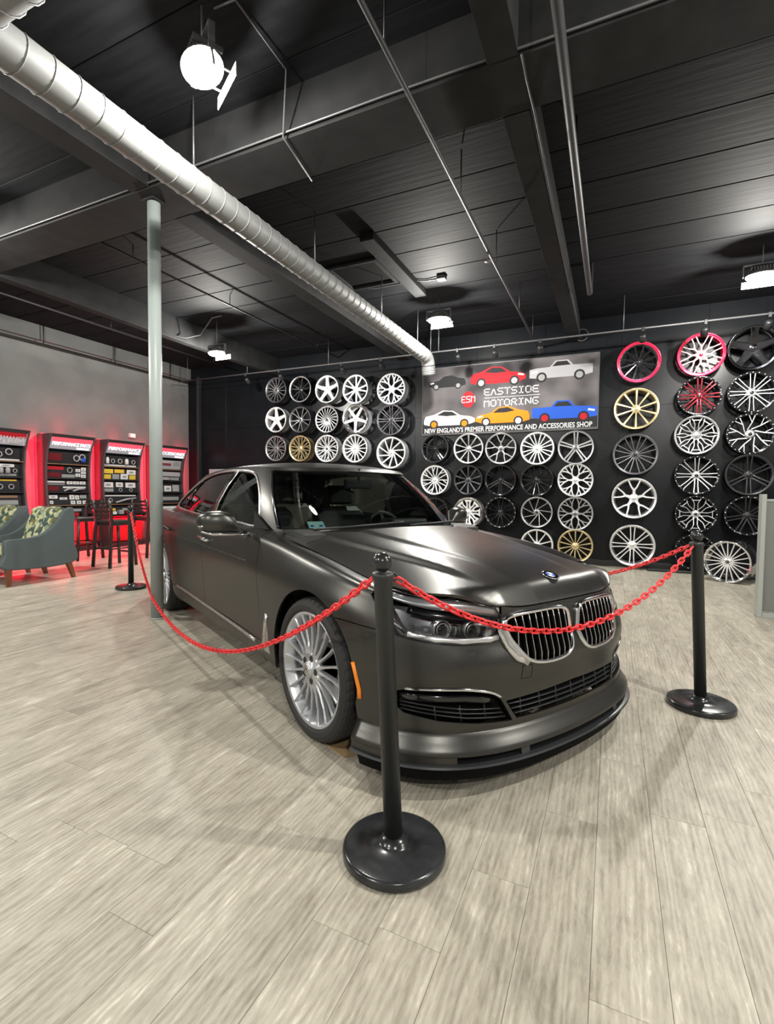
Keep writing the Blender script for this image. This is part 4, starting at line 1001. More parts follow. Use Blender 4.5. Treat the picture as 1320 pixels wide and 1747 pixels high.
GK = [((-.36, 0, 1.005), (-.97, 0)), ((-.375, .25, 1.003), (-.985, .22)), ((-.45, .48, .995), (-1.04, .41)), ((-.60, .65, .985), (-1.13, .52)),
      ((-.80, .755, .985), (-1.27, .580)), ((-1.08, .812, .985), (-1.48, .605)), ((-1.5, .822, .985), (-1.78, .615)), ((-2.1, .822, .99), (-2.2, .615)), ((-2.65, .815, 1.0), (-2.58, .605)),
      ((-3.15, .79, 1.015), (-2.90, .585)), ((-3.55, .735, 1.03), (-3.10, .545)), ((-3.80, .60, 1.04), (-3.24, .46)), ((-3.92, .35, 1.045), (-3.33, .28)), ((-3.96, 0, 1.05), (-3.36, 0))]
def ggrid():
    half = []
    for (b, t) in GK:
        b = np.array(b); t = np.array([t[0], t[1], roof_z(t[0], t[1])[0]]); d = (t-b)[:2]; 
        out = np.array([b[0]+2.1, b[1]*2.6]); out = out/ (np.linalg.norm(out)+1e-9)
        row = []
        for s_ in (0, .25, .5, .75, 1):
            p = b*(1-s_)+t*s_; bl_ = .030*math.sin(PI*s_)**1; p = p+np.array([out[0]*bl_, out[1]*bl_, 0]); row.append(p)
        half.append(row)
    half = np.array(half); return np.concatenate([half[:0:-1]*[1, -1, 1], half])
GG = ggrid(); _gb = GG[:, 0, :2]; _g = np.concatenate([[0], np.cumsum(np.linalg.norm(np.diff(_gb, axis=0), axis=1))]); GU = _g-_g[len(GK)-1]
GUB = nat_basis(GU); GVB = nat_basis(np.arange(5.)); GMAX = GU[-1]
def Gs(u, v): return np.einsum('ij,jkl,ik->il', GUB(u), GG, GVB(v))
_gu = np.linspace(-GMAX, GMAX, 700); _gv = np.linspace(0, 4, 60); _GU, _GV = np.meshgrid(_gu, _gv, indexing='ij'); _GS = np.einsum('ij,jkl,mk->iml', GUB(_gu), GG, GVB(_gv))
_gms = (_GU < .55)|(_GU > GMAX-.5)
def gside(pts): return inv(Gs, _GS, _GU, _GV, pts, [0, 2], _gms)
def gu_of_y(y): return float(np.interp(y, _gb[len(GK)-1:, 1][:5], GU[len(GK)-1:][:5]))
GSC = (1, .12)
uP = gu_of_y(.738)                     # windscreen edge near the pillar
ws_ = [(u, .12) for u in np.linspace(-uP, uP, 50)]+[(uP+.02*t, .12+(3.70-.12)*t) for t in np.linspace(.04, 1, 20)]+[(u, 3.78) for u in np.linspace(uP+.0, -uP-.0, 40)]+[(-(uP+.02*t), .12+(3.70-.12)*t) for t in np.linspace(1, .04, 20)]
# side glass outline (x,z)
dl = smooth_loop([(-1.02, 1.012), (-1.10, 1.16), (-1.26, 1.29), (-1.45, 1.375), (-1.75, 1.402), (-2.2, 1.405), (-2.6, 1.375), (-2.88, 1.31), (-3.10, 1.21), (-3.27, 1.115), (-3.20, 1.065), (-3.0, 1.050), (-2.4, 1.030), (-1.8, 1.018), (-1.3, 1.012)], 110)
dl_uv = gside(dl)
uR = GU[len(GK)-1:][10]-.02
frame_outer = [(u, -.0) for u in np.linspace(-uR, uR, 120)]+[(uR, v) for v in np.linspace(.3, 3.7, 12)]+[(u, 4.0) for u in np.linspace(uR, -uR, 120)]+[(-uR, v) for v in np.linspace(3.7, .3, 12)]
patch('pillar_frame', [frame_outer, ws_, dl_uv, mir(dl_uv)], Gs, 'paint', sc=GSC, h=.03, gap=.0, lip=.03)
wsh = patch('windshield', [ws_], Gs, 'glass', sc=GSC, h=.05, gap=-.004, lip=0, off=-.008)
both('side_glass', [dl_uv], Gs, 'glass_dark', sc=GSC, h=.05, gap=-.004, lip=0, off=-.010)
rg = [(u, .1) for u in np.linspace(uR, GMAX, 12)]+[(GMAX, v) for v in np.linspace(.5, 3.8, 8)]+[(u, 3.9) for u in np.linspace(GMAX, uR, 12)]
both('rear_window', [rg], Gs, 'black_gloss', sc=GSC, h=.06, gap=.001, lip=0)
# roof skin
top_ring = Gs(np.linspace(-GMAX, GMAX, 160), np.full(160, 4.0))
rp = [(float(p[0]), float(p[1])) for p in top_ring[:-1]]
patch('roof', [np.array(rp)], xy_surf(roof_z), 'paint', sc=(1, 1), h=.045, gap=.0, lip=.02, off=.0005)
# trunk lid
tr_ring = S(np.linspace(u_of_x(-3.45), UMAX, 40), np.full(40, 9.0)); bk = Gs(np.linspace(GU[len(GK)-1:][9], GMAX, 20), np.full(20, 0.05))
tl = [(float(p[0]), float(p[1])) for p in tr_ring]+[(float(p[0])-.01, float(p[1])) for p in bk[::-1]]
tl = [(x, y) for x, y in tl]
tl = tl+[(x, -y) for x, y in reversed(tl)]
patch('trunk_lid', [np.array([p for i, p in enumerate(tl) if i == 0 or math.hypot(p[0]-tl[i-1][0], p[1]-tl[i-1][1]) > 1e-4])], xy_surf(deck_z), 'paint', sc=(1, 1), h=.06, gap=.002)
# ------------------------------------------------ trim tubes on surfaces
def on(surf, uv, off=0.0, sg=1):
    uv = np.array(uv, float); X = surf(uv[:, 0], uv[:, 1]); N = normal_of(surf, uv[:, 0], uv[:, 1]); return X+N*off*sg, N*sg
def trim(name, uv, surf, m, r, sq=(1, 1), off=0, closed=False, mirror=False, n=8, parent=None):
    X, N = on(surf, uv, off)
    if mirror: X = X*[1, -1, 1]; N = N*[1, -1, 1]
    mb = MB(); mb.tube([tuple(p) for p in X], r, n, sq=sq, closed=closed, up=[tuple(q) for q in N]); return link(name, recalc(mb.mesh(name, m)), parent or car)
for mi_ in (False, True):
    trim('window_trim', dl_uv, Gs, 'satin_chrome', .008, (.7, 1.4), .001, True, mi_)
    bp_ = gside([(-1.88, 1.025), (-1.86, 1.15), (-1.82, 1.28), (-1.78, 1.40)]); 
    trim('centre_pillar', gside([(-1.93, 1.025), (-1.91, 1.15), (-1.87, 1.28), (-1.83, 1.40)]), Gs, 'black_gloss', .05, (.12, 1.1), .0, False, mi_)
    trim('centre_pillar_trim', bp_, Gs, 'satin_chrome', .009, (.6, 1.2), .006, False, mi_)
    trim('rear_glass_divider', gside([(-2.92, 1.05), (-2.88, 1.16), (-2.78, 1.34)]), Gs, 'black_gloss', .02, (.3, 1), .0, False, mi_)
    trim('windshield_trim', [(uP+.004+.02*t, .12+3.58*t) for t in np.linspace(.02, 1, 24)], Gs, 'black_gloss', .011, (.5, 1), .0, False, mi_)
    # bright strip along the sill
    trim('sill_trim', side(pline([(-.72, .318), (-2.62, .352)], .1)), S, 'satin_chrome', .010, (.6, 1.3), .002, False, mi_)
    trim('fender_vent_trim', side([(-.50, .53), (-.525, .46), (-.545, .40), (-.56, .345), (-.60, .30)]), S, 'satin_chrome', .016, (.4, 1.2), .003, False, mi_)
    trim('shoulder_edge', side(pline([(-.85, .80), (-3.0, .83)], .12)), S, 'paint', .004, (.5, 1), .0, False, mi_)
    trim('side_marker', side([(.377, .50), (.392, .44), (.405, .385), (.412, .345)]), S, 'amber', .011, (.5, 1.1), .001, False, mi_)
# front vent plate
for mi_ in (False, True):
    patch('fender_vent', [dens(side([(-.50, .50), (-.47, .30), (-.62, .29), (-.545, .39)]), .03)], S, 'satin_chrome', mirror=mi_, off=.001, lip=.002)
# ------------------------------------------------ kidney grilles
def grille(mi_):
    sg = -1 if mi_ else 1
    g = trim('grille_surround', kid_uv if not mi_ else mir(kid_uv), S, 'chrome', .011, (1.5, 1.0), .006, True)
    back = patch('grille_back', [kid_uv*1.0], S, 'inner_black', off=-.075, lip=0, gap=-.01, mirror=mi_, parent=g)
    X, N = on(S, kid_uv); zlo, zhi = .52, .73
    kp = np.array(kid)
    for k in range(9):
        y = .072+k*.0375
        # z range of the outline at this y
        zs = []
        for a, b in zip(kp, np.roll(kp, -1, 0)):
            if (a[0]-y)*(b[0]-y) <= 0 and a[0] != b[0]: zs.append(a[1]+(b[1]-a[1])*(y-a[0])/(b[0]-a[0]))
        if len(zs) < 2: continue
        z0, z1 = min(zs), max(zs)
        uv = front([(y, z) for z in np.linspace(z0+.004, z1-.004, 7)])
        P, Nn = on(S, uv, -.004)
        P = P+np.array([np.array([.012, 0, 0])*math.sin(PI*t)**1 for t in np.linspace(0, 1, 7)])*1.0
        P[:, 1] *= sg; Nn[:, 1] *= sg
        mb = MB(); pts = [tuple(p) for p in P]; mb.tube(pts, .011, 6, sq=(1.6, .20), up=[tuple(q) for q in Nn]); me = recalc(mb.mesh('grille_slat', 'inner_black'))
        link('grille_slat', me, g)
        P2 = P+Nn*.017; mb = MB(); mb.tube([tuple(p) for p in P2], .0024, 6, up=[tuple(q) for q in Nn]); link('slat_edge', recalc(mb.mesh('slat_edge', 'satin_chrome')), g)
    # bright inner flank by the head lamp
    fl = [(.424, .712), (.430, .665), (.412, .605), (.380, .560), (.33, .528)]
    trim('grille_flank', front(fl) if not mi_ else mir(front(fl)), S, 'chrome', .020, (.7, 1.25), .002, parent=g)
grille(False); grille(True)
# ------------------------------------------------ head lamps
def headlamp(mi_):
    L = patch('headlight', [hl_poly], S, 'lens', mirror=mi_, lip=0, gap=.001, off=-.001)
    patch('lamp_bowl', [hl_poly], S, 'gunmetal', mirror=mi_, lip=0, gap=-.002, off=-.070, parent=L)
    sg = -1 if mi_ else 1
    def tr(nm, yz, m, r, sq, off, ax='f'):
        uv = (front(yz) if ax == 'f' else side(yz)) if not isinstance(yz, np.ndarray) else yz
        if mi_: return trim(nm, uv, S, m, r, sq, off, mirror=True, parent=L)
        return trim(nm, uv, S, m, r, sq, off, parent=L)
    tr('lamp_brow', np.array([(u, hl_top_v-.42) for u in np.linspace(hl_in_t[0]+.01, u_rt-.06, 20)]), 'silver', .019, (.5, 1.2), -.010)
    tr('lamp_brow_dark', np.array([(u, hl_top_v-1.05) for u in np.linspace(hl_in_t[0]+.03, u_rt-.2, 16)]), 'black_gloss', .02, (.6, 1), -.035)
    tr('lamp_lower_strip', np.array([(a[0], a[1]+.32) for a in np.vstack([[hl_in_b], hl_bot, hl_rb[:1]])]), 'silver', .014, (.6, 1.1), -.006)
    tr('lamp_rear_strip', [(.590, .665), (.535, .70), (.485, .755), (.44, .795)], 'chrome', .009, (.6, 1.2), -.008, 's')
    tr('lamp_inner_fin', [(.468, .685), (.485, .660), (.50, .640)], 'silver', .018, (.4, 1.3), -.012); tr('lamp_inner_bar', [(.545, .700), (.50, .694), (.468, .688)], 'silver', .006, (.6, 1.3), -.012)
    for (y, z, r) in ((.545, .672, .034), (.665, .682, .036)):
        c = front([(y, z)])[0]; X, N = on(S, [c], -.055); P = X[0]*[1, sg, 1]; nn = Vector((1, .25*sg, 0)).normalized()
        q = nn.to_track_quat('Z', 'Y').to_matrix().to_4x4()
        mb = MB(); mb.xf = Matrix.Translation(P) @ q
        mb.lathe([(r, -.03), (r*1.02, .012), (r*1.12, .014), (r*1.12, -.03)], 24, close=True)
        link('projector_ring', recalc(mb.mesh('projector_ring', 'silver')), L)
        mb = MB(); mb.xf = Matrix.Translation(P) @ q
        mb.lathe([(0, .004), (r*.4, .002), (r*.75, -.008), (r*.9, -.02), (r, -.03), (0, -.03)], 20)
        link('projector_lens', recalc(mb.mesh('projector_lens', 'black_gloss')), L)
        mb = MB(); mb.xf = Matrix.Translation(P) @ q
        mb.box(-r*1.0, r*1.0, -.003, .003, .006, .010) if False else mb.tube([(r*.75*math.cos(a), r*.75*math.sin(a), .012) for a in np.linspace(-.6, PI+.6, 16)], .0035, 6)
        link('light_ring', recalc(mb.mesh('light_ring', 'silver')), L)
    c = front([(.606, .672)])[0]; X, N = on(S, [c], -.05); P = X[0]*[1, sg, 1]
    MB().box(P[0]-.03, P[0]+.008, P[1]-.014, P[1]+.014, P[2]-.03, P[2]+.02, bev=.003).build('reflector_block', 'satin_chrome', L)
    # frame around
    trim('lamp_seal', hl_poly, S, 'black_gloss', .0035, (1, 1), -.001, True, mi_, parent=L)
headlamp(False); headlamp(True)
# ------------------------------------------------ lower intakes, lip
patch('lower_intake_back', [low_c], S, 'inner_black', off=-.05, lip=0, gap=-.008)
for k in range(3):
    z = .308+k*.021; w_ = .38+.012*k
    trim('intake_slat', front(pline([(-w_, z), (w_, z)], .05)), S, 'black_plastic', .006, (1.6, .6), -.012)
for y in np.linspace(-.34, .34, 7): trim('intake_rib', front([(y, .293), (y, .33), (y, .370)]), S, 'black_plastic', .004, (1.5, .8), -.014)
for mi_ in (False, True):
    b_ = patch('side_intake', [low_s], S, 'inner_black', off=-.055, lip=0, gap=-.008, mirror=mi_)
    f2 = lambda p: front(p)
    trim('intake_blade', f2(pline([(.47, .372), (.60, .390), (.81, .392)], .05)), S, 'black_gloss', .014, (.6, 1.3), -.016, False, mi_, parent=b_)
    for k in range(3): trim('intake_slat', f2(pline([(.428+k*.01, .302+k*.018), (.60, .316+k*.017), (.81, .346+k*.014)], .05)), S, 'black_plastic', .005, (1.6, .6), -.014, False, mi_, parent=b_)
    for y in (.52, .62, .71): trim('intake_rib', f2([(y, .302), (y, .335), (y, .366)]), S, 'black_plastic', .0035, (1.5, .8), -.014, False, mi_, parent=b_)
    for z in (.355, .375, .395, .411): pass
    trim('intake_chrome', f2(smooth_loop([(.448, .388), (.50, .416), (.60, .438), (.70, .442), (.80, .438)], 24, False)), S, 'chrome', .0065, (.8, 1), .004, False, mi_, parent=b_)
patch('tow_cover', [dens(front([(-.355, .455), (-.30, .455), (-.30, .512), (-.355, .512)]), .02)], S, 'paint', off=.0006, lip=.001, gap=.0)
trim('tow_cover_seam', dens(front([(-.355, .455), (-.30, .455), (-.30, .512), (-.355, .512)]), .01), S, 'inner_black', .0011, (1, 1), .0005, True)
# ridge on the bumper above the lip, then the splitter
ub = b_end[0]
def sweep(name, prof, m, u0, u1, n=80, v=1.0, zoff=0, parent=None):
    us = np.linspace(u0, u1, n); B = S(us, np.full(n, v)); t = np.gradient(B[:, :2], axis=0); t /= np.linalg.norm(t, axis=1)[:, None]; nr = np.stack([t[:, 1], -t[:, 0]], 1)
    mb = MB(); vs = []; k = len(prof)
    for i in range(n):
        e = 1-ss(.82, 1.0, abs(us[i])/abs(u1)) * .0
        for d, z in prof: vs.append((B[i, 0]+nr[i, 0]*d*e, B[i, 1]+nr[i, 1]*d*e, z))
    fs = [(i*k+j, (i+1)*k+j, (i+1)*k+(j+1) % k, i*k+(j+1) % k) for i in range(n-1) for j in range(k)]
    fs += [tuple(range(k)), tuple(range((n-1)*k+k-1, (n-1)*k-1, -1))]
    mb.add(vs, fs, sm=(name == 'lower_valance')); return link(name, recalc(mb.mesh(name, m)), parent or car)
sp_ = sweep('front_splitter', [(-.10, .130), (.046, .132), (.054, .137), (.050, .145), (.034, .149), (-.10, .152)], 'paint_low', -ub, ub)
sweep('splitter_skirt', [(-.12, .072), (.022, .078), (.040, .132), (-.12, .131)], 'inner_black', -ub*.97, ub*.97, parent=sp_)
sweep('lip_slot', [(-.10, .151), (.000, .151), (.000, .190), (-.10, .20)], 'inner_black', -ub, ub)
sweep('lower_valance', [(-.05, .172), (.034, .174), (.042, .181), (.042, .190), (.034, .204), (.020, .222), (.006, .242), (-.004, .262), (-.03, .270)], 'paint', -ub, ub)
for s_ in (-1, 1):
    for a, b in ((.30, .34), (.92, 1.0)):
        sweep('lip_stay', [(-.05, .146), (.036, .146), (.032, .178), (-.05, .178)], 'paint_low', s_*ub*min(a, b) if s_ > 0 else -ub*b, s_*ub*b if s_ > 0 else -ub*a, 8)
    sweep('lip_side', [(-.06, .146), (.038, .146), (.038, .180), (-.06, .182)], 'paint', ub*.60 if s_ > 0 else -ub, ub if s_ > 0 else -ub*.60, 24)
# emblem on the nose
ez = .752
em = empty('hood_emblem'); em.parent = car
ez_x = .735; zz = float(hood_z(ez_x, 0)[0]); sl_ = math.atan2(float(hood_z(ez_x-.02, 0)[0]-hood_z(ez_x+.02, 0)[0]), .04)
em.location = (ez_x, 0, zz+.003); em.rotation_euler = (0, sl_, 0)
MB().lathe([(0, 0), (.044, 0), (.044, .003), (.041, .0055), (.037, .004)], 36).build('emblem_rim', 'chrome', em)
MB().lathe([(.026, .0042), (.0372, .0042)], 36).build('emblem_ring', 'black_gloss', em)
MB().lathe([(.024, .0046), (.0262, .0046)], 36).build('emblem_inner_rim', 'chrome', em)
for q in range(4):
    vs = [(0, 0, .0046)]+[(.0243*math.cos(a), .0243*math.sin(a), .0046) for a in np.linspace(q*PI/2, (q+1)*PI/2, 10)]
    MB().add(vs, [(0, i, i+1) for i in range(1, 10)]).build('emblem_quadrant', 'print_blue' if q % 2 == 0 else 'print_white', em)
# ------------------------------------------------ mirrors, handles
def mirror_(sg):
    m0 = MB()
    # housing: sections along y from the body out
    secs = [(.90, .975, .014, .010, -.93), (.945, .985, .035, .018, -.955), (.985, 1.035, .075, .060, -.985), (1.05, 1.042, .088, .070, -1.0), (1.12, 1.042, .086, .066, -1.015), (1.165, 1.042, .068, .052, -1.03), (1.182, 1.042, .02, .015, -1.04)]
    vs = []; n = 16
    for (y, z, rx, rz, x) in secs:
        for k in range(n):
            a = 2*PI*k/n; vs.append((x+rx*math.copysign(abs(math.cos(a))**.7, math.cos(a))*(1 if math.cos(a) > 0 else .6), sg*y, z+rz*math.copysign(abs(math.sin(a))**.55, math.sin(a))))
    fs = [(i*n+k, i*n+(k+1) % n, (i+1)*n+(k+1) % n, (i+1)*n+k) for i in range(len(secs)-1) for k in range(n)]+[tuple(range(n)), tuple(range(len(vs)-1, len(vs)-n-1, -1))]
    m0.add(vs, fs, sm=True); h = link('side_mirror', recalc(m0.mesh('side_mirror', 'paint')), car)
    t = MB(); t.tube([(-.915, sg*.86, .962), (-.925, sg*.94, .962), (-.95, sg*1.01, .968), (-.975, sg*1.10, .970), (-1.0, sg*1.165, .982)], [.012, .018, .026, .024, .010], 10, sq=(.6, 1.9), up=Vector((0, 0, 1)))
    link('mirror_lower_trim', recalc(t.mesh('mirror_lower_trim', 'chrome')), h)
    MB().box(-1.062, -1.050, sg*1.02 if sg > 0 else -1.15, 1.15 if sg > 0 else -1.02, .995, 1.075, bev=.004).build('mirror_glass', 'chrome', h)
    g = MB(); g.tube([(-.99, sg*1.01, 1.015), (-.962, sg*1.10, 1.012), (-.975, sg*1.19, 1.02)], .007, 6); link('turn_signal', recalc(g.mesh('turn_signal', 'chrome')), h)
    tri = MB(); tri.add([(-.80, sg*.80, .995), (-1.02, sg*.815, .995), (-1.06, sg*.795, 1.10), (-.80, sg*.79, .995), (-1.02, sg*.80, .995), (-1.06, sg*.78, 1.10)], [(0, 1, 2), (5, 4, 3), (0, 3, 4, 1), (1, 4, 5, 2), (2, 5, 3, 0)]).build('mirror_sail', 'black_gloss', h)
mirror_(1); mirror_(-1)
for sg in (1, -1):
    for x, par in ((-1.70, fdl if sg > 0 else fdr), (-2.93, rdl if sg > 0 else rdr)):
        uv = side([(x+.10, .860), (x, .865), (x-.10, .872)]); X, N = on(S, uv, .028); 
        t = MB(); t.tube([(p[0], p[1]*sg, p[2]) for p in [X[0]-N[0]*.03, X[0]-[.01, 0, 0], X[1], X[2]+[.01, 0, 0], X[2]-N[2]*.03]], [.007, .011, .012, .011, .007], 10, sq=(1, 1.2)); link('door_handle', recalc(t.mesh('door_handle', 'chrome' if x > -2 else 'paint')), par)
# ------------------------------------------------ wheels of the car
def car_wheel(x, sg, steer=0):
    o = empty('road_wheel'); o.parent = car; o.location = (x, sg*.93, .356); o.rotation_euler = (0, 0, (PI if sg > 0 else 0)+steer)
    # local: outward face toward -Y
    R = .3555; W = .255
    prof = [(R*.80, .012), (R*.84, -.003), (R*.90, -.006), (R*.955, .004), (R*.985, .018), (R*.997, .035)]
    g = [(R*.998, .045)]
    for yy in (.065, .105, .145, .185): g += [(R, yy), (R*.978, yy+.002), (R*.978, yy+.010), (R, yy+.012)]
    prof += g+[(R*.997, .222), (R*.985, .238), (R*.955, .250), (R*.90, .262), (R*.84, .258), (R*.80, .245)]
    mb = MB(); n = 144; vs = []; k = len(prof)
    for i in range(n):
        a = 2*PI*i/n
        for q, (r, h) in enumerate(prof):
            rr = r
            if i % 3 == 0 and .015 < h < .24 and r > R*.98: rr = r*.990
            vs.append((rr*math.cos(a), h, rr*math.sin(a)))
    fs = [(i*k+q, i*k+q+1, ((i+1) % n)*k+q+1, ((i+1) % n)*k+q) for i in range(n) for q in range(k-1)]
    mb.add(vs, fs); me = recalc(mb.mesh('tyre', 'rubber')); link('tyre', me, o)
    mb = MB(); mb.lathe([(.262, .035), (.270, .012), (.284, .004), (.288, .010), (.286, .02), (.276, .04), (.255, .06), (.250, .075), (.244, .07), (.252, .045)], 64, 'Y', close=True)
    link('wheel_rim', recalc(mb.mesh('wheel_rim', 'car_silver')), o)
    mb = MB(); mb.lathe([(.248, .07), (.246, .235), (.262, .25), (.238, .25), (.238, .07)], 56, 'Y', close=True); link('wheel_barrel', recalc(mb.mesh('wheel_barrel', 'gunmetal')), o)
    # 20 thin spokes in dished form
    sp0 = MB(); ring = [(.070, .012, .016), (.085, .016, .010), (.13, .022, .0065), (.20, .020, .0055), (.25, .012, .006), (.272, .008, .008)]
    vs = []
    for (r, y, w_) in ring:
        for (a, yy) in ((-1, .005), (-.55, -.002), (.55, -.002), (1, .005), (.8, .026), (-.8, .026)): vs.append((a*w_, y+yy, r))
    fs = [(i*6+q, i*6+(q+1) % 6, (i+1)*6+(q+1) % 6, (i+1)*6+q) for i in range(len(ring)-1) for q in range(6)]+[tuple(range(6)), tuple(range(len(vs)-1, len(vs)-7, -1))]
    sp0.add(vs, fs); sm_ = recalc(sp0.mesh('wheel_spoke', 'car_silver'))
    for i in range(20): link('wheel_spoke', sm_, o, rot=(0, 2*PI*i/20, 0))
    hb_ = MB(); hb_.lathe([(0, -.006), (.034, -.006), (.038, .0), (.040, .008), (.070, .010), (.086, .018), (.084, .04), (0, .04)], 40, 'Y'); link('wheel_hub', recalc(hb_.mesh('wheel_hub', 'car_silver')), o)
    cp = MB(); cp.lathe([(0, -.010), (.026, -.010), (.029, -.006), (.029, 0)], 28, 'Y'); link('hub_cap', recalc(cp.mesh('hub_cap', 'satin_chrome')), o)
    e = MB()
    for s2 in (-1, 1): e.tube([(s2*.016, -.0105, -.008), (s2*.0, -.0105, .012)], .0015, 4)
    e.build('cap_mark', 'black_gloss', o)
    for q in range(5):
        a = 2*PI*q/5+.3; lb = MB(); lb.xf = Matrix.Translation((.058*math.sin(a), 0, .058*math.cos(a))); lb.lathe([(0, .0085), (.0135, .0085), (.0150, .0065), (.0165, .009)], 14, 'Y'); link('lug_hole', recalc(lb.mesh('lug_hole', 'dark_alloy')), o)
    ds = MB(); ds.lathe([(.09, .12), (.195, .12), (.195, .15), (.09, .15)], 48, 'Y', close=True); link('brake_disc', recalc(ds.mesh('brake_disc', 'satin_chrome')), o)
    ca = MB(); ca.lathe([(.12, .10), (.205, .10), (.205, .17), (.12, .17)], 14, 'Y', close=True, a0=2.3, a1=3.6); link('brake_caliper', recalc(ca.mesh('brake_caliper', 'conduit')), o)
    bk_ = MB(); bk_.lathe([(0, .20), (.24, .20), (.24, .21), (0, .21)], 32, 'Y'); link('wheel_back', recalc(bk_.mesh('wheel_back', 'inner_black')), o)
    # arch liner
    an = MB(); an.lathe([(RA-.004, .03), (RA-.004, .32), (.05, .34)], 40, 'Y', a0=math.radians(-12), a1=math.radians(192)); l_ = link('wheel_arch_liner', recalc(an.mesh('wheel_arch_liner', 'inner_black')), car)
    l_.location = (x, sg*.93, ZW); l_.rotation_euler = (0, 0, PI if sg > 0 else 0)
for sg in (-1, 1): car_wheel(0, sg, .02); car_wheel(-3.21, sg)
# ------------------------------------------------ interior
inn = MB(); inn.box(-3.6, -.25, -.74, .74, .30, .36); inn.box(-3.75, -3.3, -.70, .70, .36, 1.03)
for sg in (-1, 1): inn.box(-3.4, -.7, sg*.76-.02, sg*.76+.02, .3, .985)
inn.build('cabin_floor', 'leather_black', car)
db = empty('dashboard'); db.parent = car
dm = MB(); dm.prism([(-.42, .60), (-.42, .985), (-.60, 1.005), (-.95, .985), (-1.05, .93), (-1.02, .80), (-.90, .60)], -.73, .73, 'Y'); link('dash_top', recalc(dm.mesh('dash_top', 'leather_black')), db)
MB().box(-.98, -.80, .20, .56, .98, 1.035, bev=.02).build('instrument_hood', 'leather_black', db)
MB().box(-1.02, -1.00, -.14, .14, .96, 1.07, bev=.006).build('centre_screen', 'black_gloss', db)
MB().box(-1.06, -1.045, -.70, .70, .86, .885, bev=.004).build('dash_strip', 'satin_chrome', db)
swh = empty('steering_wheel'); swh.parent = car; swh.location = (-1.13, .38, .90); swh.rotation_euler = (0, math.radians(65), 0)
MB().tube([(.185*math.cos(a), .185*math.sin(a), 0) for a in np.linspace(0, 2*PI, 41)[:-1]], .016, 10, closed=True).build('steering_rim', 'leather_black', swh)
MB().lathe([(0, -.03), (.06, -.03), (.07, 0), (.05, .03), (0, .035)], 20).build('steering_hub', 'leather_black', swh)
for a in (0, PI, PI/2): MB().tube([(.05*math.cos(a), .05*math.sin(a), 0), (.18*math.cos(a), .18*math.sin(a), 0)], .014, 6, sq=(.5, 1.5)).build('steering_spoke', 'satin_chrome', swh)
def seat(x, y, cream):
    o = empty('car_seat'); o.parent = car; o.location = (x, y, .36)
    mm = 'leather_cream' if cream else 'leather_black'
    def pad(name, poly, w_, mt, cut_=.05):
        mb = MB(); c = np.mean(poly, 0); vs = []; n = len(poly)
        for yy, s_ in ((-w_, .86), (-w_+cut_, 1), (w_-cut_, 1), (w_, .86)): vs += [(c[0]+(a-c[0])*s_, yy, c[1]+(b-c[1])*s_) for a, b in poly]
        fs = [(i*n+k, i*n+(k+1) % n, (i+1)*n+(k+1) % n, (i+1)*n+k) for i in range(3) for k in range(n)]+[tuple(range(n)), tuple(range(4*n-1, 3*n-1, -1))]
        mb.add(vs, fs, sm=False); return link(name, recalc(mb.mesh(name, mt)), o)
    pad('seat_base', [(-.25, .02), (.28, .05), (.30, .14), (.24, .20), (-.20, .15), (-.27, .08)], .26, mm)
    pad('seat_back', [(-.24, .12), (-.16, .14), (-.22, .40), (-.30, .70), (-.36, .74), (-.42, .68), (-.36, .35)], .25, mm)
    pad('head_rest', [(-.33, .76), (-.30, .78), (-.32, .90), (-.36, .94), (-.42, .92), (-.43, .80)], .14, mm, .03)
    for s_ in (-.06, .06): MB().tube([(-.37, s_, .70), (-.38, s_, .80)], .007, 6).build('head_rest_post', 'satin_chrome', o)
seat(-1.55, .38, 0); seat(-1.55, -.38, 0); seat(-2.65, .38, 1); seat(-2.65, -.38, 1)
rm = empty('rear_view_mirror'); rm.parent = car; rm.location = (-.98, 0, 1.30)
MB().box(-.03, .01, -.12, .12, -.035, .035, bev=.012).build('mirror_case', 'black_plastic', rm)
MB().tube([(0, 0, .03), (.01, 0, .12)], .012, 8).build('mirror_stalk', 'black_plastic', rm)
stv = Gs(np.array([-gu_of_y(.56)]), np.array([.42]))[0]
c_ = -gu_of_y(.575)
patch('windshield_sticker', [[(c_-.055, .28), (c_+.055, .28), (c_+.055, .66), (c_-.055, .66)]], Gs, 'sticker', sc=GSC, off=-.010, lip=0, gap=0)
for k, (dx, dv) in enumerate(((-.03, .40), (.0, .52), (.03, .40))):
    patch('sticker_print', [[(c_+dx-.012, dv-.03), (c_+dx+.012, dv-.03), (c_+dx+.012, dv+.05), (c_+dx-.012, dv+.05)]], Gs, 'print_blue' if k != 1 else 'print_white', sc=GSC, off=-.0085, lip=0, gap=0)
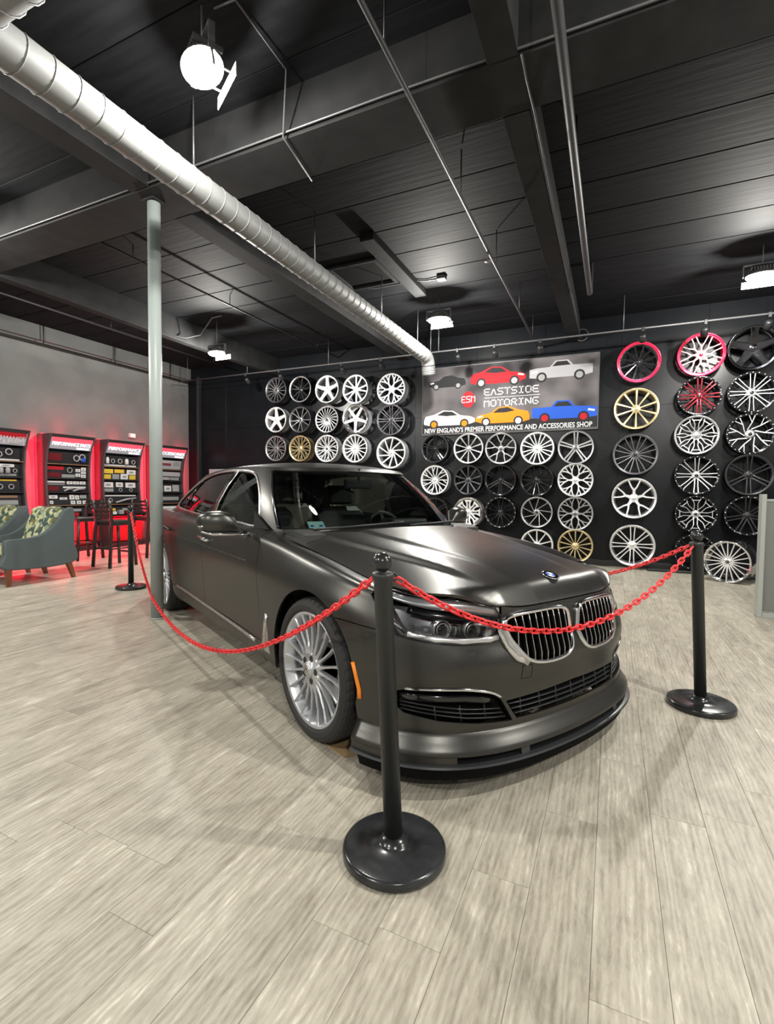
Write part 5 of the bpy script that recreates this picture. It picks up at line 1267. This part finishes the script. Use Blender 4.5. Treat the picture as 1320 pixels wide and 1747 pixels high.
# cowl and wipers
cw = MB(); cp_ = []
for y in np.linspace(-.74, .74, 40): cp_.append((float(cowl_x(y))-.03, float(y), float(hood_z(cowl_x(y), y)[0])-.028))
cw.tube(cp_, .045, 8, sq=(.4, 1), up=Vector((0, 0, 1))); link('cowl', recalc(cw.mesh('cowl', 'black_plastic')), car)
for a, b in ((-.60, -.02), (.02, .62)):
    X, N = on(Gs, [(gu_of_y(abs(y))*(1 if y > 0 else -1), v) for y, v in zip(np.linspace(a, b, 12), np.linspace(.10, .30, 12))], .012)
    w_ = MB(); w_.tube([tuple(p) for p in X], .006, 6, sq=(1.6, .8)); link('wiper', recalc(w_.mesh('wiper', 'black_plastic')), car)
tag(MB().add([(-1.28, 2.03, .0045), (-1.105, 1.945, .0045), (-.98, 2.08, .0045), (-1.15, 2.19, .0045), (-1.28, 2.03, .0), (-1.105, 1.945, .0), (-.98, 2.08, .0), (-1.15, 2.19, .0)], [(0, 1, 2, 3), (7, 6, 5, 4), (0, 4, 5, 1), (1, 5, 6, 2), (2, 6, 7, 3), (3, 7, 4, 0)]).build('cardboard_sheet', 'cardboard'), 'flat piece of brown cardboard under the front wheel', 'cardboard')
co = bpy.data.objects['cardboard_sheet']
# ------------------------------------------------------------------ posts and red chains
def post(x, y, label, lean=(0, 0), rings=True):
    o = empty('barrier_post', (x, y, 0), 0, label, 'post', 'black chain posts')
    MB().lathe([(0, .001), (.172, .001), (.178, .008), (.178, .026), (.174, .033), (.166, .036), (.10, .039), (.058, .042), (.047, .050), (.041, .066), (0, .066)], 64).build('post_base', 'post_base', o)
    sh = Matrix.Shear('XY', 4, (lean[0], lean[1])) if lean != (0, 0) else Matrix.Identity(4)
    mb = MB(); mb.xf = sh; mb.lathe([(0, .07), (.032, .07), (.032, .945), (.0365, .95), (.0375, .965), (.034, .972), (.016, .974), (.016, .985), (0, .985)], 36); mb.build('post_pole', 'post', o)
    mb = MB(); mb.xf = sh; mb.sphere((0, 0, 1.008), .034, 28); mb.build('post_knob', 'black_gloss' if False else 'post_base', o)
    top = sh @ Vector((0, 0, .945)); return o, Vector((x, y, 0))+top
P1, T1 = post(-.651, 1.501, 'nearest black chain post, in front of the car', (-.058, .0))
P2, T2 = post(.508, 3.357, 'black chain post right of the car bumper', (-.052, 0))
P3, T3 = post(-5.45, 4.17, 'black chain post at left behind the grey column')
P4, T4 = post(-2.05, 6.75, 'black chain post hidden behind the car')
for Pq, Tq, dirs in ((P1, T1, [(T3-T1), (T2-T1)]), (P2, T2, [(T1-T2), (T4-T2)]), (P3, T3, [(T1-T3)]), (P4, T4, [(T2-T4)])):
    for d in dirs:
        d = Vector((d.x, d.y, 0)).normalized(); loc = Tq-Vector(Pq.location)
        MB().tube([loc+d*.028+Vector((0, 0, .0)), loc+d*.052+Vector((0, 0, -.004)), loc+d*.056+Vector((0, 0, .012)), loc+d*.048+Vector((0, 0, .022))], .0045, 6).build('chain_hook', 'post', Pq)
lk = MB(); pts = []
for a in np.linspace(-PI/2, PI/2, 6): pts.append((.015+.011*math.cos(a), .011*math.sin(a), 0))
for a in np.linspace(PI/2, 3*PI/2, 6): pts.append((-.015+.011*math.cos(a), .011*math.sin(a), 0))
lk.tube(pts, .0048, 6, closed=True); link_me = lk.mesh('chain_link', 'chain_red')
def chain(A_, B_, low, label, mids=None, shape='par', t_low=.5):
    """A_, B_ end points; low: lowest height; plan may bend at mids"""
    A_, B_ = Vector(A_), Vector(B_); plan = [A_]+[Vector(m) for m in (mids or [])]+[B_]
    L = [0]
    for a, b in zip(plan[:-1], plan[1:]): L.append(L[-1]+math.hypot(b.x-a.x, b.y-a.y))
    T = L[-1]
    # catenary a*cosh((s-s0)/a)+c through both ends with the given low point
    lo_, hi_ = .05, 60
    def cat(a):
        # find s0 so that end heights match
        dz = B_.z-A_.z; l, r = -T, 2*T
        for _ in range(60):
            m_ = (l+r)/2
            if a*(math.cosh((T-m_)/a)-math.cosh((0-m_)/a)) > dz: l = m_
            else: r = m_
        return (l+r)/2
    for _ in range(60):
        a = math.sqrt(lo_*hi_); s0 = cat(a); c = A_.z-a*math.cosh(s0/a)
        if a+c < low: lo_ = a
        else: hi_ = a
    s0 = cat(a); c = A_.z-a*math.cosh(s0/a)
    def P(s):
        k = max(0, min(len(L)-2, int(np.searchsorted(L, s))-1)); f = (s-L[k])/(L[k+1]-L[k]); p = plan[k].lerp(plan[k+1], f); return Vector((p.x, p.y, a*math.cosh((s-s0)/a)+c))
    ss_ = np.linspace(0, T, 3000); pp = [P(s) for s in ss_]; cum = [0]
    for q in range(1, len(pp)): cum.append(cum[-1]+(pp[q]-pp[q-1]).length)
    n = int(cum[-1]/.0395); mid = pp[len(pp)//2]
    o = empty('red_chain', (mid.x, mid.y, 0), 0, label, 'chain', 'red barrier chains')
    for i in range(n):
        q = (i+.5)*cum[-1]/n; k = int(np.searchsorted(cum, q)); k = min(max(k, 5), len(pp)-6); t = (pp[k+5]-pp[k-5]).normalized(); p = pp[min(int(np.searchsorted(cum, q)), len(pp)-1)]
        up = Vector((0, 0, 1)); b = t.cross(up).normalized(); nn = b.cross(t)
        ang = PI/4+(PI/2 if i % 2 else 0); y_ = nn*math.cos(ang)+b*math.sin(ang); z_ = t.cross(y_)
        mm = Matrix((( t.x, y_.x, z_.x, p.x-mid.x), (t.y, y_.y, z_.y, p.y-mid.y), (t.z, y_.z, z_.z, p.z), (0, 0, 0, 1)))
        link('chain_link', link_me, o, mw=mm)
    return o
def hk(Tq, d, r=.058): d = Vector((d.x, d.y, 0)).normalized(); return Tq+d*r+Vector((0, 0, .0))
# the long one passes the near side of the column
vm = Vector((-3.93, 3.215, 0))
chain(hk(T1, T3-T1), hk(T3, vm-T3), .12, 'long red chain sagging from the near post past the column', [vm+Vector((.02, 0, 0))])
chain(hk(T1, T2-T1), hk(T2, T1-T2), .625, 'short red chain in front of the car grille')
chain(hk(T2, T4-T2), hk(T4, T2-T4), .45, 'red chain running behind the hood from the right post')

# ------------------------------------------------------------------ display cabinets along the left wall
def cabinet(y0, y1, label, head, rows, dim=False):
    W = y1-y0; o = empty('display_cabinet', (RX0+.02, y0, 0), 0, label, 'cabinet', 'product display cabinets')
    front_ = [(.44, 0), (.44, .10), (.42, .12), (.41, .62), (.44, .66), (.44, .72), (.32, .76), (.27, 1.0), (.24, 1.3), (.24, 1.6), (.28, 1.9), (.35, 2.1), (.43, 2.26)]
    prof = [(0, 0)]+front_+[(0, 2.26)]
    for a, b in ((0, .035), (W-.035, W)):
        mb = MB(); mb.prism([(x, z) for x, z in prof], a, b, 'Y'); link('side_panel', recalc(mb.mesh('side_panel', 'cab_side')), o)
    MB().box(0, .02, .035, W-.035, .0, 2.24).build('back_panel', 'cab_black', o)
    MB().box(0, .40, .035, W-.035, .0, .10).build('plinth', 'cab_black', o)
    mb = MB(); mb.prism([(.33, .12), (.33, .62), (.02, .62), (.02, .12)], .035, W-.035, 'Y'); link('base_cupboard', recalc(mb.mesh('base_cupboard', 'print_red')), o)
    MB().box(.02, .45, .035, W-.035, .66, .70, bev=.004).build('counter_top', 'black_gloss', o)
    mb = MB(); mb.prism([(.02, 2.20), (.41, 2.20), (.43, 2.26), (.02, 2.26)], .035, W-.035, 'Y'); link('top_panel', recalc(mb.mesh('top_panel', 'cab_black')), o)
    # lit header board
    hd = MB(); hd.prism([(.31, 1.99), (.41, 2.215), (.38, 2.215), (.28, 1.99)], .04, W-.04, 'Y'); hdo = link('lit_header', recalc(hd.mesh('lit_header', 'head_grey')), o)
    tilt = math.atan2(.225, .13)
    def on_head(mb, t0, t1, a, b, m, nm, off=.002):
        p = lambda t: (.31+.10*t+off, 1.99+.225*t-off*.5)
        q0, q1 = p(t0), p(t1); mb.add([(q0[0], a, q0[1]), (q0[0], b, q0[1]), (q1[0], b, q1[1]), (q1[0], a, q1[1])], [(0, 1, 2, 3)]); return mb.build(nm, m, hdo)
    on_head(MB(), .55, .98, .05, W-.05, 'head_red' if not dim else 'print_red', 'header_band')
    on_head(MB(), .06, .20, W*.62, W-.08, 'head_white' if not dim else 'print_grey', 'header_mark')
    for i, tx in enumerate(head):
        me = text_mesh(tx, .10, 'head_white' if not dim else 'print_white', ext=.002, width=W*.84 if len(tx) > 8 else W*.6)
        t = .50-.26*i if len(head) > 1 else .42
        t_ = link('lettering', me, hdo, (.31+.10*t+.004, W/2, 1.99+.225*t-.002), None)
        # text plane: x -> +Y, y -> up the slope
        sx = Vector((0, 1, 0)); sy = Vector((.10, 0, .225)).normalized(); sz = sx.cross(sy)
        t_.matrix_local = Matrix(((sx.x, sy.x, sz.x, .31+.10*t+.004), (sx.y, sy.y, sz.y, W/2), (sx.z, sy.z, sz.z, 1.99+.225*t-.002), (0, 0, 0, 1)))
    # printed display boards, row by row, with their cards and parts
    zs = [1.97, 1.70, 1.42, 1.15, .90, .73]
    def fx(z): return float(np.interp(z, [p[1] for p in front_[6:]], [p[0] for p in front_[6:]]))-.05
    for r_ in range(5):
        z1, z0 = zs[r_]-.03, zs[r_+1]+.015; x1, x0 = fx(z1)-.02, fx(z0)-.02
        mb = MB(); mb.prism([(x0, z0), (x1, z1), (x1-.015, z1), (x0-.015, z0)], .04, W-.04, 'Y'); bd = link('display_board', recalc(mb.mesh('display_board', 'print_black')), o)
        MB().box(.03, fx(zs[r_+1])+.05, .036, W-.036, zs[r_+1]-.004, zs[r_+1]+.012).build('shelf', 'brown_edge' if r_ in (0, 3) else 'cab_black', o)
        for (a, b, c, d, m_, kind) in rows[r_ % len(rows)]:
            q = lambda t: (x0+(x1-x0)*t, z0+(z1-z0)*t)
            (xa, za), (xb, zb) = q(c), q(d); ya, yb = .04+(W-.08)*a, .04+(W-.08)*b; e = .006
            if kind == 'card':
                mb = MB(); mb.add([(xa+e, ya, za), (xa+e, yb, za), (xb+e, yb, zb), (xb+e, ya, zb), (xa-.004, ya, za), (xa-.004, yb, za), (xb-.004, yb, zb), (xb-.004, ya, zb)], [(0, 1, 2, 3), (0, 4, 5, 1), (1, 5, 6, 2), (2, 6, 7, 3), (3, 7, 4, 0), (7, 6, 5, 4)])
                link('product_card', recalc(mb.mesh('product_card', m_)), bd)
                if (yb-ya) < .3 and m_ == 'print_white': 
                    mb = MB(); f_ = lambda s_, t_: (xa+(xb-xa)*t_+e+.001, ya+(yb-ya)*s_, za+(zb-za)*t_)
                    mb.add([f_(.22, .3), f_(.6, .25), f_(.8, .45), f_(.72, .65), f_(.45, .72), f_(.25, .55)], [(0, 1, 2, 3, 4, 5)]); link('card_print', mb.mesh('card_print', 'print_grey'), bd)
            elif kind == 'ring':
                mb = MB(); cy_, cz_ = (ya+yb)/2, (za+zb)/2; rr = (zb-za)/2*.9; mb.tube([((xa+xb)/2+.02, cy_+rr*math.cos(t), cz_+rr*math.sin(t)) for t in np.linspace(0, 2*PI, 19)[:-1]], rr*.22, 6, closed=True); link('display_part', mb.mesh('display_part', m_), bd)
            elif kind == 'can':
                mb = MB(); cy_ = (ya+yb)/2; rr = (yb-ya)/2*.8; mb.xf = Matrix.Translation((xa+.03, cy_, za)); mb.lathe([(0, 0), (rr, 0), (rr, (zb-za)*.7), (rr*.6, zb-za), (0, zb-za)], 12); link('display_part', mb.mesh('display_part', m_), bd)
            elif kind == 'tube':
                mb = MB(); mb.tube([(xa+.03, ya, za), (xa+.05, (ya+yb)/2, (za+zb)/2+.02), (xa+.04, yb, zb)], .02, 8); link('display_part', mb.mesh('display_part', m_), bd)
    # counter goods
    for k in range(4):
        a = .1+k*.19
        MB().box(.33, .41, W*a, W*(a+.12), .70, .76+.03*(k % 2), bev=.004).build('counter_box', ('print_white', 'print_grey', 'print_red', 'print_black')[k], o)
    return o
Wt, Gy, Rd, Dr, Ye, Sv = 'print_white', 'print_grey', 'print_red', 'print_dkred', 'print_yellow', 'print_silver'
rowsA = [[(.03, .45, .62, .92, Dr, 'card'), (.03, .96, .02, .14, Wt, 'card'), (.05, .3, .3, .48, Gy, 'card'), (.40, .62, .25, .70, Sv, 'ring'), (.62, .80, .45, .95, Sv, 'ring')],
         [(.02, .22, .6, .9, Dr, 'card'), (.02, .34, .05, .55, Wt, 'card'), (.45, .9, .06, .22, Gy, 'card'), (.50, .85, .72, .95, Wt, 'card'), (.50, .62, .25, .7, Sv, 'can'), (.64, .76, .25, .7, Sv, 'can'), (.80, .92, .3, .6, Sv, 'ring')],
         [(.05, .9, .86, .98, Ye, 'card'), (.02, .32, .5, .8, Wt, 'card'), (.02, .32, .08, .42, Wt, 'card'), (.45, .62, .2, .6, Sv, 'ring'), (.68, .86, .2, .6, Sv, 'ring'), (.4, .5, .05, .3, Gy, 'can')],
         [(.02, .9, .7, .9, 'brown_edge', 'card'), (.05, .4, .1, .5, Rd, 'card'), (.5, .9, .1, .5, Gy, 'card')], [(.05, .3, .2, .8, Wt, 'card'), (.4, .7, .2, .8, Gy, 'card')]]
rowsB = [[(.04, .36, .25, .85, Dr, 'card'), (.62, .80, .25, .80, Sv, 'ring'), (.74, .97, .35, .9, Sv, 'ring'), (.82, .95, .2, .6, 'print_blue', 'can')],
         [(.0, .42, .68, .96, Rd, 'card'), (.02, .36, .06, .45, Dr, 'card'), (.38, .70, .06, .32, Gy, 'card'), (.72, .84, .55, .80, Wt, 'card'), (.72, .84, .15, .42, Wt, 'card'), (.86, .98, .68, .95, Wt, 'card'), (.86, .98, .40, .62, Wt, 'card'), (.86, .98, .08, .34, Wt, 'card'), (.46, .66, .45, .9, Gy, 'ring')],
         [(.02, .45, .80, .95, Wt, 'card'), (.02, .45, .62, .72, Gy, 'card'), (.02, .3, .1, .5, Dr, 'card'), (.5, .64, .68, .95, Wt, 'card'), (.66, .80, .68, .95, Wt, 'card'), (.82, .97, .68, .95, Wt, 'card'), (.40, .97, .34, .48, Wt, 'card'), (.4, .6, .08, .3, Sv, 'tube'), (.62, .9, .08, .3, Sv, 'tube')],
         [(.05, .25, .6, .92, Wt, 'card'), (.06, .14, .1, .4, Wt, 'card'), (.30, .48, .5, .7, Wt, 'card'), (.54, .66, .5, .95, Wt, 'card'), (.68, .78, .5, .9, Wt, 'card'), (.8, .97, .6, .95, Gy, 'card'), (.56, .67, .05, .38, Wt, 'card'), (.71, .82, .05, .38, Wt, 'card'), (.86, .97, .05, .38, Wt, 'card')],
         [(.1, .8, .3, .7, Gy, 'card'), (.3, .5, .2, .6, Wt, 'card')]]
rowsC = [[(.03, .97, .04, .18, Wt, 'card'), (.05, .16, .25, .85, Wt, 'can'), (.20, .32, .3, .7, Sv, 'ring'), (.38, .55, .3, .75, Sv, 'ring'), (.60, .72, .25, .8, Wt, 'can'), (.78, .95, .3, .7, Sv, 'ring')],
         [(.02, .30, .55, .95, Ye, 'card'), (.34, .62, .62, .95, Ye, 'card'), (.70, .97, .5, .95, Wt, 'card'), (.02, .24, .05, .45, Ye, 'card'), (.28, .48, .05, .5, Gy, 'card'), (.52, .74, .05, .55, Wt, 'card'), (.78, .97, .05, .45, Ye, 'card')],
         [(.02, .30, .45, .95, Wt, 'card'), (.38, .58, .5, .95, Wt, 'card'), (.66, .96, .45, .95, Wt, 'card'), (.04, .3, .05, .35, Gy, 'card'), (.38, .6, .05, .4, Sv, 'ring'), (.7, .9, .05, .4, Sv, 'ring')],
         [(.05, .95, .8, .92, Wt, 'card'), (.05, .3, .15, .6, Sv, 'ring'), (.32, .9, .15, .6, Sv, 'tube')], [(.1, .3, .2, .6, Ye, 'card'), (.5, .8, .2, .6, Gy, 'card')]]
rowsD = [[(.0, .99, .05, .95, Sv, 'card'), (.28, .62, .35, .65, Rd, 'card'), (.7, .95, .4, .8, Gy, 'card')], [(.0, .99, .5, .95, Sv, 'card'), (.2, .6, .1, .4, Gy, 'can'), (.6, .95, .1, .4, Gy, 'card')],
         [(.1, .35, .1, .8, Wt, 'card'), (.4, .65, .1, .7, Wt, 'card'), (.7, .95, .1, .8, Sv, 'card')], [(.05, .9, .3, .7, Gy, 'card')], [(.05, .9, .2, .7, Wt, 'card')]]
cabinet(4.46, 5.29, 'black display cabinet with an unlit header at the left edge', ['PERFORMANCE', 'EXHAUST & BRAKES'], rowsA, True)
cabinet(5.63, 6.50, 'display cabinet with a lit red header behind the armchair', ['PERFORMANCE PARTS'], rowsB)
cabinet(6.76, 7.65, 'display cabinet with lit red header and yellow boxes, left of column', ['PERFORMANCE'], rowsC)
cabinet(8.0, 8.87, 'display cabinet with grey boards right of the column', ['ACCESSORIES'], rowsD)
# red LED strips in the gaps and over the cabinets
for i, (yy, nm) in enumerate(((5.60, 'between the first two cabinets'), (6.73, 'between the second and third cabinets'), (7.96, 'between the third and fourth cabinets'), (9.02, 'in the corner right of the last cabinet'))):
    o = tag(MB().box(RX0+.002, RX0+.012, yy-.012, yy+.012, .12, 2.2, bev=.002).build('led_strip', 'led_red'), 'red light strip on the wall '+nm, 'light strip', 'red light strips')
    ld = bpy.data.lights.new('led_light', 'AREA'); ld.shape = 'RECTANGLE'; ld.size = 2.0; ld.size_y = .06; ld.energy = LED_W*2.6; ld.color = (1, .012, .05)
    lo = bpy.data.objects.new('led_light', ld); C.objects.link(lo); lo.location = (RX0+.20, yy-.05, 1.25)
    lo.rotation_euler = (0, PI/2, 0)
for i, (a, b) in enumerate(((5.63, 6.50), (6.76, 7.65), (8.0, 8.87))):
    nm = ('second', 'third', 'fourth')[i]
    tag(MB().box(RX0+.06, RX0+.08, a+.04, b-.04, 2.262, 2.28).build('led_strip', 'led_red'), f'red light strip on top of the {nm} cabinet from the left', 'light strip', 'red light strips')
    ld = bpy.data.lights.new('led_light', 'AREA'); ld.shape = 'RECTANGLE'; ld.size = b-a+.25; ld.size_y = .04; ld.energy = LED_W*.6; ld.color = (1, .02, .06)
    lo = bpy.data.objects.new('led_light', ld); C.objects.link(lo); lo.location = (RX0+.14, (a+b)/2, 2.285); lo.rotation_euler = (0, math.radians(145), 0)
for i, (a, b) in enumerate(((4.46, 5.29), (5.63, 6.50), (6.76, 7.65), (8.0, 8.87))):
    nm = ('first', 'second', 'third', 'fourth')[i]
    tag(MB().box(RX0+.38, RX0+.40, a+.06, b-.06, .648, .658).build('led_strip', 'led_red'), f'red light strip under the counter of the {nm} cabinet from the left', 'light strip', 'red light strips')
    ld = bpy.data.lights.new('led_light', 'AREA'); ld.shape = 'RECTANGLE'; ld.size = .03; ld.size_y = b-a-.1; ld.energy = LED_W*3.2; ld.color = (1, .02, .05)
    lo = bpy.data.objects.new('led_light', ld); C.objects.link(lo); lo.location = (RX0+.41, (a+b)/2, .64); lo.rotation_euler = (0, math.radians(-12), 0)
# emergency light on the wall
el = empty('exit_lamp', (RX0, 7.63, 2.44), 0, 'small pale lit box on the left wall beside the column', 'lamp')
MB().box(.002, .08, -.07, .07, -.05, .05, bev=.01).build('lamp_case', 'print_white', el)
MB().box(.08, .084, -.05, .05, -.03, .03).build('lamp_face', mat('warm_lit_face', (.9, .6, .5), .4, 0, (1, .55, .45), .8), el)

# ------------------------------------------------------------------ armchairs and stools
def armchair(x, y, rz, label):
    o = empty('armchair', (x, y, 0), rz, label, 'armchair', 'blue-grey armchairs')      # faces -Y
    side_ = smooth_loop([(-.40, .22), (-.41, .40), (-.41, .55), (-.37, .585), (-.20, .59), (-.02, .61), (.12, .68), (.24, .80), (.33, .93), (.39, .975), (.44, .96), (.455, .80), (.45, .50), (.43, .22)], 84)
    for a, b in ((-.36, -.27), (.27, .36)):
        mb = MB(); n = len(side_); c = np.mean(side_, 0); vs = []
        for xx, s_ in ((a, .97), (a+.015, 1.0), (b-.015, 1.0), (b, .97)): vs += [(xx, c[0]+(p[0]-c[0])*s_, c[1]+(p[1]-c[1])*s_) for p in side_]
        fs = [(i*n+k, i*n+(k+1) % n, (i+1)*n+(k+1) % n, (i+1)*n+k) for i in range(3) for k in range(n)]+[tuple(range(n)), tuple(range(4*n-1, 3*n-1, -1))]
        mb.add(vs, fs); link('arm', recalc(mb.mesh('arm', 'upholstery')), o)
    mb = MB(); mb.prism([(.30, .22), (.34, .60), (.36, .93), (.44, .95), (.45, .5), (.43, .22)], -.27, .27, 'X'); link('back_frame', recalc(mb.mesh('back_frame', 'upholstery')), o)
    MB().box(-.27, .27, -.39, .32, .22, .36, bev=.01).build('seat_frame', 'upholstery', o)
    MB().box(-.268, .268, -.40, .24, .36, .50, bev=.035).build('seat_cushion', 'pattern', o)
    mb = MB(); mb.prism([(.10, .50), (.16, .50), (.35, .92), (.37, .96), (.33, .985), (.26, .95), (.20, .80)], -.268, .268, 'X'); link('back_cushion', recalc(mb.mesh('back_cushion', 'pattern')), o)
    for sx in (-1, 1):
        for yy, dy in ((-.36, 0), (.38, .07)):
            mb = MB(); t = .032; bq = .020
            vs = [(sx*.31-t, yy-t, .225), (sx*.31+t, yy-t, .225), (sx*.31+t, yy+t, .225), (sx*.31-t, yy+t, .225), (sx*.315-bq, yy+dy-bq, 0), (sx*.315+bq, yy+dy-bq, 0), (sx*.315+bq, yy+dy+bq, 0), (sx*.315-bq, yy+dy+bq, 0)]
            mb.add(vs, [(0, 1, 2, 3), (7, 6, 5, 4), (0, 4, 5, 1), (1, 5, 6, 2), (2, 6, 7, 3), (3, 7, 4, 0)]); link('leg', recalc(mb.mesh('leg', 'chair_wood')), o)
    return o
armchair(-7.13, 3.87, 0, 'blue-grey armchair with leaf-pattern back, nearer of the two at left')
armchair(-8.05, 3.80, 0, 'blue-grey armchair at the left edge behind the nearer one')
def stool(x, y, rz, label):
    o = empty('bar_stool', (x, y, 0), rz, label, 'stool', 'black ladder-back bar stools')    # back at -Y
    MB().box(-.20, .20, -.20, .20, .70, .74, bev=.012).build('seat', 'stool_wood', o)
    for sx in (-1, 1):
        MB().tube([(sx*.20, -.24, 0), (sx*.185, -.19, .70), (sx*.185, -.20, .90), (sx*.185, -.235, 1.06)], .026, 4).build('back_post', 'stool_wood', o)
        MB().tube([(sx*.20, .22, 0), (sx*.18, .18, .71)], .024, 4).build('leg', 'stool_wood', o)
        MB().tube([(sx*.193, -.215, .30), (sx*.192, .205, .30)], .015, 4).build('side_rail', 'stool_wood', o)
    for k in range(4):
        z = .82+k*.065; dy = -.195-.04*max(0, (z-.9)/.16)
        MB().box(-.175, .175, dy-.008, dy+.008, z-.018, z+.018, bev=.003).build('back_slat', 'stool_wood', o)
    MB().box(-.19, .19, -.222, -.205, .285, .315).build('footrest', 'stool_wood', o)
    MB().box(-.19, .19, .195, .212, .20, .23).build('footrest', 'stool_wood', o)
    MB().box(-.18, .18, -.17, .17, .66, .70).build('seat_apron', 'stool_wood', o)
    return o
stool(-7.25, 5.27, 0, 'black bar stool with ladder back, nearest to the column')
stool(-8.45, 5.52, PI, 'black bar stool behind the armchair back')
stool(-7.78, 6.36, 0, 'black bar stool directly left of the column')
# low grey cabinet / shelf in the corner beyond the car
cc = empty('corner_counter', (-9.2, 8.98, 0), 0, 'low counter in the corner beyond the rear of the car', 'counter')
MB().box(-.0, 1.6, -.05, .28, 0, .9, bev=.006).build('counter_body', 'cab_black', cc)
MB().box(-.02, 1.64, -.08, .28, .9, .93, bev=.004).build('counter_slab', 'counter_light', cc)
MB().box(.05, 1.3, .22, .25, .93, 1.75, bev=.004).build('display_panel', 'print_silver', cc)
for k in range(5): MB().box(.10+k*.24, .28+k*.24, .0, .12, .93, 1.05+.05*(k % 2), bev=.006).build('counter_box', ('print_white', 'print_grey')[k % 2], cc)
# ------------------------------------------------------------------ grey reception counter at the right edge
ct = empty('reception_counter', (1.385, 6.11, 0), 0, 'grey reception counter cut by the right edge', 'counter')
MB().box(0, .04, .0, .13, 0, 1.265, bev=.005).build('end_panel', 'counter_light', ct)
MB().box(.04, 2.0, .04, .10, .06, 1.19, bev=.004).build('front_panel', 'counter_grey', ct)
MB().box(.04, 2.0, .0, .05, 0, .05, bev=.004).build('kick_trim', 'counter_light', ct)
MB().box(.04, 2.0, .03, .13, 1.19, 1.215, bev=.005).build('counter_ledge', 'counter_light', ct)
MB().box(.30, 2.0, .10, .60, .72, .76, bev=.005).build('work_top', 'counter_grey', ct)
mn_ = empty('computer_monitor', (1.86, 6.50, .762), 0, 'dark monitor with blue screen above the grey counter', 'monitor')
mb = MB(); mb.xf = Matrix.Rotation(math.radians(6), 4, 'Y'); mb.box(-.28, .28, -.02, .02, .46, .86, bev=.01); mb.build('monitor_case', 'inner_black', mn_)
mb = MB(); mb.xf = Matrix.Rotation(math.radians(6), 4, 'Y'); mb.box(-.255, .255, -.022, -.0205, .485, .835); mb.build('monitor_screen', 'screen', mn_)
mb = MB(); mb.box(-.02, .02, .02, .045, 0, .6); mb.box(-.1, .1, -.06, .1, 0, .008); mb.build('monitor_stand', 'black_plastic', mn_)
bpy.context.view_layer.update()
